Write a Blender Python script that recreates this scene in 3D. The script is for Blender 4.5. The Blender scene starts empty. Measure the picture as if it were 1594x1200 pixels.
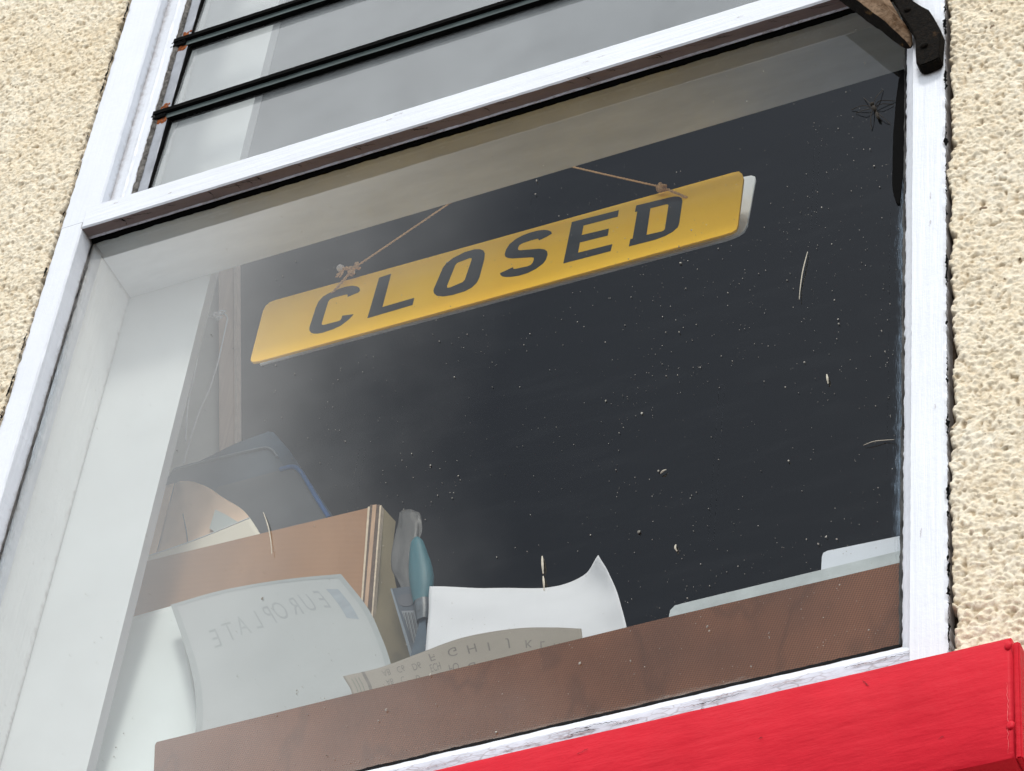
import bpy, bmesh, math, random
import numpy as np
from mathutils import Vector, Matrix, noise as mnoise

random.seed(7)
RNG = np.random.default_rng(11)
scene = bpy.context.scene
COL = scene.collection

# ---------------------------------------------------------------- camera survey
F, CX, CY = 5040.0, 797.0, 600.0
Zv = Vector((649.0, -4633.0, F)).normalized()
h_ = Vector((13297.0, -3620.0, -F))
Xv = (h_ - Zv * h_.dot(Zv)).normalized()
Yv = Zv.cross(Xv)

def ray(px, py):
    d = Vector(((px - CX) / F, (py - CY) / F, 1.0))
    return Vector((d.dot(Xv), d.dot(Yv), d.dot(Zv)))

r0 = ray(775, 415)
CAM = Vector((-3.13 * r0.x, -3.13 * r0.y, 1.6))

def P(px, py, Y=0.0):
    """point of the plane y = Y sighted from the survey station"""
    r = ray(px, py)
    return CAM + r * ((Y - CAM.y) / r.y)

cd = bpy.data.cameras.new('camera'); cam = bpy.data.objects.new('camera', cd); COL.objects.link(cam)
cd.sensor_width = 36.0; cd.lens = F / 1594.0 * 36.0
cd.clip_start = 0.05; cd.clip_end = 500.0
right = Vector((Xv[0], Yv[0], Zv[0])); down = Vector((Xv[1], Yv[1], Zv[1])); fwd = Vector((Xv[2], Yv[2], Zv[2]))
M = Matrix((right, -down, -fwd)).transposed().to_4x4(); M.translation = CAM
cam.matrix_world = M
scene.camera = cam
scene.view_settings.view_transform = 'Standard'; scene.view_settings.look = 'None'
scene.view_settings.exposure = 0.0; scene.view_settings.gamma = 1.0
scene.cycles.max_bounces = 10; scene.cycles.transparent_max_bounces = 16
scene.cycles.use_denoising = True

# ---------------------------------------------------------------- materials
def nt(name):
    m = bpy.data.materials.new(name); m.use_nodes = True
    t = m.node_tree; t.nodes.clear(); return m, t
def N(t, typ, **kw):
    n = t.nodes.new(typ)
    for k, v in kw.items():
        if hasattr(n, k): setattr(n, k, v)
        else: n.inputs[k.replace('_', ' ')].default_value = v
    return n
def L(t, a, b): t.links.new(a, b)
def coords(t, scale=(1, 1, 1)):
    c = N(t, 'ShaderNodeTexCoord'); mp = N(t, 'ShaderNodeMapping'); mp.inputs['Scale'].default_value = scale
    L(t, c.outputs['Object'], mp.inputs[0]); return mp.outputs[0]
def noise(t, vec, scale, detail=4, rough=.55):
    n = N(t, 'ShaderNodeTexNoise'); n.inputs['Scale'].default_value = scale
    n.inputs['Detail'].default_value = detail; n.inputs['Roughness'].default_value = rough
    L(t, vec, n.inputs['Vector']); return n.outputs['Fac']
def ramp(t, fac, stops):
    r = N(t, 'ShaderNodeValToRGB'); e = r.color_ramp.elements
    while len(e) < len(stops): e.new(.5)
    for i, (p, c) in enumerate(stops):
        e[i].position = p; e[i].color = (c, c, c, 1) if isinstance(c, (int, float)) else (*c, 1)
    L(t, fac, r.inputs[0]); return r.outputs[0]
def mixc(t, f, a, b, mode='MIX'):
    m = N(t, 'ShaderNodeMix'); m.data_type = 'RGBA'; m.blend_type = mode
    for i, v in ((0, f), (6, a), (7, b)):
        if isinstance(v, (int, float)): m.inputs[i].default_value = v
        elif isinstance(v, tuple): m.inputs[i].default_value = (*v, 1)
        else: L(t, v, m.inputs[i])
    return m.outputs[2]
def math_(t, op, a, b=None):
    m = N(t, 'ShaderNodeMath'); m.operation = op
    for i, v in ((0, a), (1, b)):
        if v is None: continue
        if isinstance(v, (int, float)): m.inputs[i].default_value = v
        else: L(t, v, m.inputs[i])
    return m.outputs[0]
def bsdf(t, col, rough=.6, spec=.4, bumps=(), metallic=0.0, trans=0.0):
    p = N(t, 'ShaderNodeBsdfPrincipled'); o = N(t, 'ShaderNodeOutputMaterial')
    if isinstance(col, tuple): p.inputs['Base Color'].default_value = (*col, 1)
    else: L(t, col, p.inputs['Base Color'])
    if isinstance(rough, (int, float)): p.inputs['Roughness'].default_value = rough
    else: L(t, rough, p.inputs['Roughness'])
    p.inputs['Specular IOR Level'].default_value = spec; p.inputs['Metallic'].default_value = metallic
    last = None
    for hgt, st, dist in bumps:
        b = N(t, 'ShaderNodeBump'); b.inputs['Strength'].default_value = st; b.inputs['Distance'].default_value = dist
        L(t, hgt, b.inputs['Height'])
        if last: L(t, last, b.inputs['Normal'])
        last = b.outputs[0]
    if last: L(t, last, p.inputs['Normal'])
    L(t, p.outputs[0], o.inputs[0])
    return p, o

def mat_plain(name, col, rough=.6, spec=.35, var=.12, scale=30, bump=.0, stretch=(1, 1, 1), fine=900):
    m, t = nt(name); v = coords(t, stretch)
    f = noise(t, v, scale, 6, .65)
    c = mixc(t, ramp(t, f, [(.3, 0.), (.7, 1.)]), tuple(k * (1 - var) for k in col), tuple(min(1, k * (1 + var)) for k in col))
    bs = [(noise(t, v, fine, 3), bump, .0006)] if bump else []
    bsdf(t, c, rough, spec, bs); return m

def mat_paint(name, col, grain, worn=.0, worncol=(.10, .08, .07), dirt=.16, rough=.42, crack=0.):
    """brushed gloss paint; grain = mapping scale that stretches the brush marks"""
    m, t = nt(name); v = coords(t, grain); v0 = coords(t)
    base = mixc(t, ramp(t, noise(t, v0, 14, 6, .7), [(.35, 0.), (.75, 1.)]), col, tuple(k * (1 - dirt * .45) for k in col))
    base = mixc(t, ramp(t, noise(t, v, 60, 6, .7), [(.5, 0.), (.9, .6)]), base, tuple(k * (1 - dirt) for k in col))
    # tiny chips and specks
    base = mixc(t, ramp(t, noise(t, v0, 260, 3, .6), [(.72, 0.), (.76, .55)]), base, (.22, .20, .19))
    if worn:
        w = ramp(t, noise(t, v, 9, 8, .75), [(.62 - worn, 0.), (.66 - worn, 1.)])
        base = mixc(t, w, base, worncol)
    if crack:
        vo = N(t, 'ShaderNodeTexVoronoi'); vo.feature = 'DISTANCE_TO_EDGE'; vo.inputs['Scale'].default_value = 1.0
        mp = coords(t, tuple(g * 1.0 for g in crack))
        dn = N(t, 'ShaderNodeTexNoise'); dn.inputs['Scale'].default_value = 60; L(t, v0, dn.inputs['Vector'])
        ad = N(t, 'ShaderNodeVectorMath'); ad.operation = 'MULTIPLY_ADD'; ad.inputs[1].default_value = (.9, .9, .9)
        L(t, dn.outputs['Color'], ad.inputs[0]); L(t, mp, ad.inputs[2]); L(t, ad.outputs[0], vo.inputs['Vector'])
        cr = ramp(t, vo.outputs['Distance'], [(.0, 1.), (.09, 0.)])
        cr = math_(t, 'MULTIPLY', cr, ramp(t, noise(t, v0, 22, 3), [(.42, 0.), (.52, 1.)]))
        base = mixc(t, math_(t, 'MULTIPLY', cr, .55), base, (.16, .11, .11))
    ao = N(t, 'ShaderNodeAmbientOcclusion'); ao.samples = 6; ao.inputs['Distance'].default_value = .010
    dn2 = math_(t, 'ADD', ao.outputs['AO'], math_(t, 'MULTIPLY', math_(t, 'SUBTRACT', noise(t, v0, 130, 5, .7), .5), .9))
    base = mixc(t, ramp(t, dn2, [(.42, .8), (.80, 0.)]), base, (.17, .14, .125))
    base = mixc(t, ramp(t, noise(t, v, 28, 7, .75), [(.66, 0.), (.70, .5)]), base, (.36, .33, .31))
    bsdf(t, base, rough, .45, [(noise(t, v, 45, 6, .6), .7, .0014), (noise(t, v0, 150, 4, .6), .35, .0010), (noise(t, v0, 420, 3), .25, .0004)])
    return m

WHITE = (.67, .705, .77)
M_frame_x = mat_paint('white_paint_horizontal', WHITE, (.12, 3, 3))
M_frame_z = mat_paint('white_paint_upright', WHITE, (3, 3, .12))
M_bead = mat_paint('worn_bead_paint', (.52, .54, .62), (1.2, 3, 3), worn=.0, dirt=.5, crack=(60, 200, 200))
M_soffit = mat_paint('brown_soffit_paint', (.17, .13, .125), (.15, 5, 5), worn=.03, worncol=(.045, .033, .03), dirt=.5, rough=.6, crack=(50, 120, 120))  # brown-grey underside of the transom, darker than its white face
M_red = None
def make_red():
    m, t = nt('red_gloss_paint'); v = coords(t, (.10, 1.5, 1.5)); v0 = coords(t)
    c = mixc(t, ramp(t, noise(t, v0, 9, 5, .7), [(.3, 0.), (.7, 1.)]), (.55, .005, .020), (.46, .004, .016))
    c = mixc(t, ramp(t, noise(t, v, 40, 5, .7), [(.35, 0.), (.8, .4)]), c, (.60, .012, .030))
    bsdf(t, c, ramp(t, noise(t, v0, 30, 3), [(.3, .42), (.7, .58)]), .13,
         [(noise(t, coords(t, (.35, 1.6, 1.6)), 70, 4, .5), .6, .0018), (noise(t, v0, 26, 5, .6), .4, .003), (noise(t, v0, 300, 2), .2, .0004)])
    return m
M_red = make_red()

def make_rough():
    m, t = nt('cream_roughcast'); v = coords(t)
    c = mixc(t, ramp(t, noise(t, v, 6, 5, .7), [(.3, 0.), (.7, 1.)]), (.77, .67, .50), (.83, .78, .66))
    c = mixc(t, ramp(t, noise(t, v, 170, 4, .7), [(.45, 0.), (.72, .65)]), c, (.56, .42, .25))
    c = mixc(t, ramp(t, noise(t, v, 120, 4, .7), [(.52, 0.), (.7, .55)]), c, (.80, .76, .66))
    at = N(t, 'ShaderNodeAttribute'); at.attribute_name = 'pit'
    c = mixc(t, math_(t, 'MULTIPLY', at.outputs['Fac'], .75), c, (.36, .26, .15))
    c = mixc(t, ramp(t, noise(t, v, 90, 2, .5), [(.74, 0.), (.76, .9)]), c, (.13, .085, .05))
    bsdf(t, c, .92, .12, [(noise(t, v, 700, 4, .7), .8, .0012)])
    return m
M_rough = make_rough()

M_crumb = mat_plain('crumbly_dark_joint', (.045, .032, .022), .95, .1, .6, 160, .9)
M_black = mat_plain('black_mastic', (.006, .006, .006), .5, .3, .5, 60, .5)
M_gap = mat_plain('black_gap', (.002, .002, .002), .9, .05, .2, 60)
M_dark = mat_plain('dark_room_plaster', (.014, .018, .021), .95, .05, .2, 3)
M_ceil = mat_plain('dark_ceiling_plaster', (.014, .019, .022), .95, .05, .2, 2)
M_lining = mat_paint('aged_lining_paint', (.80, .82, .82), (6, 6, .10), dirt=.22, rough=.6)
M_softb = mat_plain('grey_soffit_board', (.66, .69, .715), .7, .2, .14, 7, .2, (1, 4, 4))
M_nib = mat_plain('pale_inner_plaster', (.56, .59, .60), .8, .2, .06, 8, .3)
M_nibside = mat_plain('shaded_plaster_edge', (.36, .37, .39), .8, .2, .08, 8)
M_metal = mat_plain('grey_steel_rail', (.27, .29, .33), .5, .4, .2, 40, .4)
M_rust = mat_plain('orange_rust', (.20, .06, .02), .9, .1, .6, 220, .8)
M_blade_edge = mat_plain('greenish_glass_edge', (.055, .075, .075), .3, .5, .5, 60, .2, (.3, 3, 3))
M_yellow = None

def make_pane(name, ior=1.5, gain=2.1, dust0=.003, louvre=False):
    """clear glass with a dusty film: transparent + mirror by Fresnel + a thin diffusing layer of dust and painted haze"""
    m, t = nt(name); v = coords(t)
    geo = N(t, 'ShaderNodeNewGeometry')
    fr = N(t, 'ShaderNodeFresnel'); fr.inputs[0].default_value = ior
    f = math_(t, 'MULTIPLY', fr.outputs[0], gain)
    front = math_(t, 'SUBTRACT', 1.0, geo.outputs['Backfacing'])
    f = math_(t, 'MULTIPLY', f, front)
    tr = N(t, 'ShaderNodeBsdfTransparent'); tr.inputs[0].default_value = (.97, .975, .97, 1)
    gl = N(t, 'ShaderNodeBsdfGlossy'); gl.inputs['Roughness'].default_value = .0 if not louvre else .12
    gl.inputs[0].default_value = (1, 1, 1, 1)
    m1 = N(t, 'ShaderNodeMixShader'); L(t, f, m1.inputs[0]); L(t, tr.outputs[0], m1.inputs[1]); L(t, gl.outputs[0], m1.inputs[2])
    # dust film, with sky haze painted into it on the fixed pane
    sp = N(t, 'ShaderNodeSeparateXYZ'); L(t, v, sp.inputs[0])
    if louvre:
        d = ramp(t, noise(t, v, 9, 6, .7), [(.3, dust0), (.75, dust0 * 1.6)])
    else:
        # painted haze: film made paler towards the left to imitate the sky's reflection
        g = N(t, 'ShaderNodeMapRange'); g.interpolation_type = 'SMOOTHSTEP'
        g.inputs['From Min'].default_value = -.05; g.inputs['From Max'].default_value = -.48
        g.inputs['To Min'].default_value = dust0; g.inputs['To Max'].default_value = .085
        nx = math_(t, 'ADD', sp.outputs[0], math_(t, 'MULTIPLY', math_(t, 'SUBTRACT', noise(t, v, 5, 5, .6), .5), .35))
        L(t, nx, g.inputs['Value']); d = g.outputs[0]
        d = math_(t, 'MULTIPLY', d, ramp(t, noise(t, v, 24, 4, .6), [(.2, .8), (.8, 1.)]))
        wm = coords(t, (3, 1, 14)); wm.node.inputs['Rotation'].default_value = (0, .5, 0)
        d = math_(t, 'ADD', d, ramp(t, noise(t, wm, 3, 5, .65), [(.50, 0.), (.85, .007)]))
        
    d = math_(t, 'MULTIPLY', d, front)
    df = N(t, 'ShaderNodeBsdfDiffuse'); df.inputs[0].default_value = (.74, .80, .84, 1)
    m2 = N(t, 'ShaderNodeMixShader'); L(t, d, m2.inputs[0]); L(t, m1.outputs[0], m2.inputs[1]); L(t, df.outputs[0], m2.inputs[2])
    o = N(t, 'ShaderNodeOutputMaterial'); L(t, m2.outputs[0], o.inputs[0])
    return m
M_glass = make_pane('dusty_hazed_window_glass')
M_louvre = make_pane('obscured_louvre_glass', gain=1.6, dust0=.15, louvre=True)

# ---------------------------------------------------------------- object helpers
def link(name, me, mat, parent=None):
    o = bpy.data.objects.new(name, me); COL.objects.link(o)
    for mm in (mat if isinstance(mat, (list, tuple)) else [mat]):
        me.materials.append(mm)
    if parent: o.parent = parent
    return o
def tag(o, label=None, cat=None, group=None, kind=None):
    if label: o['label'] = label
    if cat: o['category'] = cat
    if group: o['group'] = group
    if kind: o['kind'] = kind
    return o
def thing(name, label, cat, loc=(0, 0, 0), group=None):
    o = bpy.data.objects.new(name, None); COL.objects.link(o); o.empty_display_size = .05
    return tag(o, label, cat, group)
def smooth(me, ang=35):
    for p in me.polygons: p.use_smooth = True
    me.set_sharp_from_angle(angle=math.radians(ang))
def mesh(name, verts, faces, mat, parent=None, ang=35):
    me = bpy.data.meshes.new(name); me.from_pydata([tuple(v) for v in verts], [], faces); me.update()
    bm = bmesh.new(); bm.from_mesh(me); bmesh.ops.recalc_face_normals(bm, faces=bm.faces[:]); bm.to_mesh(me); bm.free()
    smooth(me, ang)
    return link(name, me, mat, parent)
def box(name, x0, x1, y0, y1, z0, z1, mat, parent=None, bev=0.0):
    bm = bmesh.new(); bmesh.ops.create_cube(bm, size=1)
    for v in bm.verts:
        v.co = Vector(((x0 + x1) / 2 + v.co.x * (x1 - x0), (y0 + y1) / 2 + v.co.y * (y1 - y0), (z0 + z1) / 2 + v.co.z * (z1 - z0)))
    if bev: bmesh.ops.bevel(bm, geom=bm.edges[:], offset=bev, segments=2, affect='EDGES')
    me = bpy.data.meshes.new(name); bm.to_mesh(me); bm.free(); smooth(me)
    return link(name, me, mat, parent)
YF = -.023
def sweep(name, axis, s0, s1, prof, n, amp, mat, parent=None, seed=0, freq=60, closed=True, fmat=None):
    """long painted member: profile points swept along 'x' or 'z' with hand-made unevenness; amp per point or scalar"""
    vs, fs = [], []; k = len(prof)
    for i in range(n + 1):
        s = s0 + (s1 - s0) * i / n
        for j, p in enumerate(prof):
            a = amp[j] if isinstance(amp, (list, tuple)) else amp
            q = Vector((s * freq, seed * 7.3 + j * 3.1, 0.5))
            da = (mnoise.noise(q) + .5 * mnoise.noise(q * 2.7) + .3 * mnoise.noise(q * 6.1)) * a
            q2 = q + Vector((0, 51.7, 9.))
            db = (mnoise.noise(q2) + .5 * mnoise.noise(q2 * 2.7)) * a * .6
            if abs((p[0] if axis == 'x' else p[1]) - YF) < .001:      # the planed outer face stays flat
                if axis == 'x': da = 0
                else: db = 0
            if axis == 'x': vs.append((s, p[0] + da * .6, p[1] + db))
            else: vs.append((p[0] + da, p[1] + db, s))
    m_ = k if closed else k - 1
    idx = []
    for i in range(n):
        for j in range(m_):
            a, b = i * k + j, i * k + (j + 1) % k
            fs.append((a, b, b + k, a + k)); idx.append(j)
    if closed:
        fs.append(tuple(range(k))); fs.append(tuple(range(n * k, n * k + k))); idx += [0, 0]
    o = mesh(name, vs, fs, mat, parent, 180)
    shp = []
    for j in range(k):
        p, a, b = Vector(prof[j]), Vector(prof[j - 1]), Vector(prof[(j + 1) % k])
        shp.append((p - a).angle(b - p, 0) > .5)
    for e in o.data.edges:
        a, b = sorted(e.vertices)
        if b - a == k: e.use_edge_sharp = shp[a % k]
    if fmat:
        for p, j in zip(o.data.polygons, idx): p.material_index = fmat[j]
    return o
def catmull(p0, p1, p2, p3, t):
    return .5 * ((2 * p1) + (-p0 + p2) * t + (2 * p0 - 5 * p1 + 4 * p2 - p3) * t * t + (-p0 + 3 * p1 - 3 * p2 + p3) * t ** 3)
def curve_eval(pts, t):
    n = len(pts) - 1; x = min(max(t, 0), 1) * n; i = min(int(x), n - 1); f = x - i
    if n == 1: return pts[0].lerp(pts[1], f)
    a = pts[i - 1] if i > 0 else pts[0] * 2 - pts[1]
    d = pts[i + 2] if i + 2 <= n else pts[n] * 2 - pts[n - 1]
    return catmull(a, pts[i], pts[i + 1], d, f)
class Surf:
    """a curled sheet through a grid of surveyed points (px, py, depth)"""
    def __init__(s, rows): s.rows = [[P(*p) for p in r] for r in rows]
    def __call__(s, a, b): return curve_eval([curve_eval(r, a) for r in s.rows], b)
    def normal(s, a, b):
        e = .01; a = min(max(a, e), 1 - e); b = min(max(b, e), 1 - e)
        n = (s(a + e, b) - s(a - e, b)).cross(s(a, b + e) - s(a, b - e)).normalized()
        return n if n.y < 0 else -n
def sheet(name, S, mat, parent=None, nu=40, nv=30, th=.0004, wob=0.0, notch=None):
    vs, fs = [], []
    for j in range(nv + 1):
        for i in range(nu + 1):
            a, b = i / nu, j / nv; p = S(a, b)
            if wob: p = p + S.normal(a, b) * (mnoise.noise(Vector((a * 4, b * 4, wob * 999))) * wob)
            vs.append(p)
    for j in range(nv):
        for i in range(nu):
            a = j * (nu + 1) + i; fs.append((a, a + 1, a + nu + 2, a + nu + 1))
    o = mesh(name, vs, fs, mat, parent, 60)
    if th:
        md = o.modifiers.new('thickness', 'SOLIDIFY'); md.thickness = th; md.offset = 0
    return o
def plate(name, outline, plane, th, mat, parent=None, bev=0.0, holes=()):
    """flat plate from a surveyed outline: plane(px,py)->point, extruded away from the viewer by th"""
    pts = [plane(*p) for p in outline]
    n = Vector((0, 0, 0))
    for i in range(len(pts)): n += (pts[i] - pts[0]).cross(pts[(i + 1) % len(pts)] - pts[0])
    n.normalize()
    if n.y < 0: n = -n
    bm = bmesh.new()
    loops = [pts] + [[plane(*p) for p in h] for h in holes]
    es = []
    for lp in loops:
        vs = [bm.verts.new(p) for p in lp]
        es += [bm.edges.new((vs[i], vs[(i + 1) % len(vs)])) for i in range(len(vs))]
    bmesh.ops.triangle_fill(bm, edges=es, use_beauty=True)
    r = bmesh.ops.extrude_face_region(bm, geom=bm.faces[:])
    bmesh.ops.translate(bm, verts=[g for g in r['geom'] if isinstance(g, bmesh.types.BMVert)], vec=n * th)
    bmesh.ops.recalc_face_normals(bm, faces=bm.faces[:])
    if bev:
        sharp = [e for e in bm.edges if len(e.link_faces) == 2 and e.calc_face_angle(0) > .8]
        bmesh.ops.bevel(bm, geom=sharp, offset=bev, segments=2, affect='EDGES')
    me = bpy.data.meshes.new(name); bm.to_mesh(me); bm.free(); smooth(me, 30)
    return link(name, me, mat, parent)
def tube(name, pts, r, mat, parent=None, seg=8, taper=None, bm=None, sub=6):
    own = bm is None
    if own: bm = bmesh.new()
    pts = [Vector(p) for p in pts]
    dense = [curve_eval(pts, i / ((len(pts) - 1) * sub)) for i in range((len(pts) - 1) * sub + 1)] if len(pts) > 2 else pts
    rings = []
    up = Vector((.1, .95, .3))
    for i, p in enumerate(dense):
        d = (dense[min(i + 1, len(dense) - 1)] - dense[max(i - 1, 0)]).normalized()
        a = d.cross(up).normalized(); b = d.cross(a)
        rr = r * (taper(i / (len(dense) - 1)) if taper else 1)
        rings.append([bm.verts.new(p + (a * math.cos(q) + b * math.sin(q)) * rr) for q in [2 * math.pi * k / seg for k in range(seg)]])
    for i in range(len(rings) - 1):
        for k in range(seg):
            bm.faces.new((rings[i][k], rings[i][(k + 1) % seg], rings[i + 1][(k + 1) % seg], rings[i + 1][k]))
    bm.faces.new(rings[0]); bm.faces.new(rings[-1])
    if own: return done(name, bm, mat, parent)
def blob(bm, c, r, s=(1, 1, 1), sub=2, rough=0.0, rot=None):
    m = Matrix.Translation(c) @ (rot or Matrix.Identity(4)) @ Matrix.Diagonal((*s, 1))
    g = bmesh.ops.create_icosphere(bm, subdivisions=sub, radius=r, matrix=m)
    if rough:
        for v in g['verts']: v.co += (v.co - c) * random.uniform(-rough, rough)
def done(name, bm, mat, parent=None, ang=50):
    bmesh.ops.recalc_face_normals(bm, faces=bm.faces[:])
    me = bpy.data.meshes.new(name); bm.to_mesh(me); bm.free(); smooth(me, ang)
    return link(name, me, mat, parent)
def text_on(name, items, mat, parent):
    """items: (string, place) where place(u,v) maps letter coordinates (cap height 1) to a world point"""
    bm = bmesh.new()
    for s, place in items:
        cu = bpy.data.curves.new('lettering', 'FONT'); cu.body = s; cu.size = 1.0; cu.resolution_u = 3
        ob = bpy.data.objects.new('lettering', cu); COL.objects.link(ob)
        bpy.context.view_layer.update()
        me = bpy.data.meshes.new_from_object(ob.evaluated_get(bpy.context.evaluated_depsgraph_get()))
        b2 = bmesh.new(); b2.from_mesh(me)
        bmesh.ops.subdivide_edges(b2, edges=[e for e in b2.edges if e.calc_length() > .15], cuts=3)
        mp = {v: bm.verts.new(place(v.co.x, v.co.y / .7)) for v in b2.verts}
        for f in b2.faces:
            try: bm.faces.new([mp[v] for v in f.verts])
            except ValueError: pass
        b2.free(); bpy.data.objects.remove(ob); bpy.data.curves.remove(cu); bpy.data.meshes.remove(me)
    me = bpy.data.meshes.new(name); bm.to_mesh(me); bm.free()
    return link(name, me, mat, parent)

# ---------------------------------------------------------------- the roughcast wall
def lattice_noise(x, z, cell, seed):
    rg = np.random.default_rng(seed); G = rg.random((257, 257))
    u = x / cell; w = z / cell; i = np.floor(u).astype(int); j = np.floor(w).astype(int)
    fu = u - i; fw = w - j; fu = fu * fu * (3 - 2 * fu); fw = fw * fw * (3 - 2 * fw)
    i %= 256; j %= 256; i1 = (i + 1) % 256; j1 = (j + 1) % 256
    return (G[i, j] * (1 - fu) * (1 - fw) + G[i1, j] * fu * (1 - fw) + G[i, j1] * (1 - fu) * fw + G[i1, j1] * fu * fw)
def rough_height(x, z):
    # granules: rounded lumps between creases, at three sizes, sheared a little by the throw of the trowel
    xs = x + .35 * z
    dx = .006 * (lattice_noise(x, z, .008, 31) - .5); dz = .006 * (lattice_noise(x, z, .008, 32) - .5)
    a = 1 - np.abs(2 * lattice_noise(xs + dx + .3, z * 1.25 + dz, .0085, 1) - 1)
    b = lattice_noise(x * .94 + z * .3 + dx, z - x * .3 + dz, .0048, 2)
    c = lattice_noise(x + dx, z + dz, .0030, 3)
    d = lattice_noise(x, z, .0017, 4)
    big = lattice_noise(x, z, .03, 5)
    sharp = np.abs(2 * lattice_noise(x * .9 - z * .4, z * .9 + x * .4, .0039, 6) - 1)
    h = .0008 * a + .0018 * b + .0019 * c + .0015 * d + .0016 * big - .0015 * (1 - sharp) ** 2
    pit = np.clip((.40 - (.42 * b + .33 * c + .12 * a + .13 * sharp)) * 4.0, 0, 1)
    pits = np.clip((lattice_noise(x, z, .0052, 9) - .82) * 9, 0, 1)
    return h - .0022 * pits, np.clip(pit + .8 * pits, 0, 1)
def wall_piece(xa, xedge, za, zb, step, side):
    nz = int((zb - za) / step); nx = int(abs(xedge - xa) / step)
    zz = np.linspace(za, zb, nz + 1)
    e1 = lattice_noise(zz * 0 + side, zz, .05, 21) - .5; e2 = lattice_noise(zz * 0 + side * 3, zz, .012, 22) - .5
    e3 = lattice_noise(zz * 0 + side * 5, zz, .004, 23) - .5
    bite = np.clip(lattice_noise(zz * 0 + side * 7, zz, .019, 24) - .66, 0, 1) * .014
    rag = .004 * e1 + .0028 * e2 + .0046 * e3 + (-bite if side == 1 else bite)
    T = np.linspace(0, 1, nx + 1)[:, None]
    X = xa + (xedge + rag[None, :] - xa) * T; Z = np.repeat(zz[None, :], nx + 1, 0)
    H, pit = rough_height(X + 2, Z + .7)
    dist = np.abs(X - (xedge + rag[None, :]))
    roll = np.clip(1 - dist / .0035, 0, 1)
    Y = -.0165 - H + .012 * roll ** 3
    pit = np.clip(pit + roll * .8 * (lattice_noise(X, Z, .01, 29) > .45), 0, 1)
    return X, Y, Z, pit
verts, faces, pits = [], [], []
off = 0
for (xa, xe, side) in ((-.96, -.5412, 1), (.78, .4640, 2)):
    X, Y, Z, pit = wall_piece(xa, xe, 3.05, 4.95, .00115, side)
    nx, nz = X.shape
    verts.append(np.stack([X, Y, Z], -1).reshape(-1, 3)); pits.append(pit.reshape(-1))
    ii, jj = np.meshgrid(np.arange(nx - 1), np.arange(nz - 1), indexing='ij')
    a = off + ii * nz + jj
    q = np.stack([a, a + nz, a + nz + 1, a + 1], -1).reshape(-1, 4) if side == 1 else np.stack([a, a + 1, a + nz + 1, a + nz], -1).reshape(-1, 4)
    faces.append(q); off += nx * nz
# plain surrounds of the same wall (outside the close-up area), as slabs
def slab(x0, x1, y0, y1, z0, z1):
    global off
    v = np.array([(x, y, z) for x in (x0, x1) for y in (y0, y1) for z in (z0, z1)], float)
    f = np.array([(0, 1, 3, 2), (4, 6, 7, 5), (0, 4, 5, 1), (2, 3, 7, 6), (0, 2, 6, 4), (1, 5, 7, 3)]) + off
    verts.append(v); faces.append(f); pits.append(np.zeros(8)); off += 8
slab(-3.2, -.962, -.029, .03, 0, 6.5); slab(.782, 3.2, -.029, .03, 0, 6.5)
slab(-.962, .782, -.029, .03, 4.952, 6.5); slab(-.962, .782, -.029, .03, 0, 3.048)
V = np.concatenate(verts); Q = np.concatenate(faces)
me = bpy.data.meshes.new('roughcast_wall')
me.vertices.add(len(V)); me.vertices.foreach_set('co', V.astype(np.float32).ravel())
me.loops.add(len(Q) * 4); me.loops.foreach_set('vertex_index', Q.astype(np.int32).ravel())
me.polygons.add(len(Q)); me.polygons.foreach_set('loop_start', np.arange(0, len(Q) * 4, 4, dtype=np.int32))
me.polygons.foreach_set('loop_total', np.full(len(Q), 4, dtype=np.int32))
me.update(calc_edges=True); me.validate()
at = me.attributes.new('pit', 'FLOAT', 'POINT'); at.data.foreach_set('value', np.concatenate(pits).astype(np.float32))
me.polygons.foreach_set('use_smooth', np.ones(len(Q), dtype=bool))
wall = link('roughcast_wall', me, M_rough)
tag(wall, 'cream roughcast rendered wall around the white window frame', 'wall')
# masonry behind the render
bmw = bmesh.new()
def addbox(bm, x0, x1, y0, y1, z0, z1):
    m = Matrix.Translation(((x0 + x1) / 2, (y0 + y1) / 2, (z0 + z1) / 2)) @ Matrix.Diagonal((x1 - x0, y1 - y0, z1 - z0, 1))
    bmesh.ops.create_cube(bm, size=1, matrix=m)
addbox(bmw, -.96, -.535, -.006, .03, 3.05, 4.95); addbox(bmw, .4605, .78, -.006, .03, 3.05, 4.95)
addbox(bmw, -.535, .4605, -.006, .03, 3.05, 3.30); addbox(bmw, -.535, .4605, -.006, .03, 4.86, 4.95)
done('wall_core', bmw, M_crumb, wall)

# ---------------------------------------------------------------- the window
win = thing('window', 'white painted timber window with louvred top light above one fixed pane', 'window')
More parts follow.
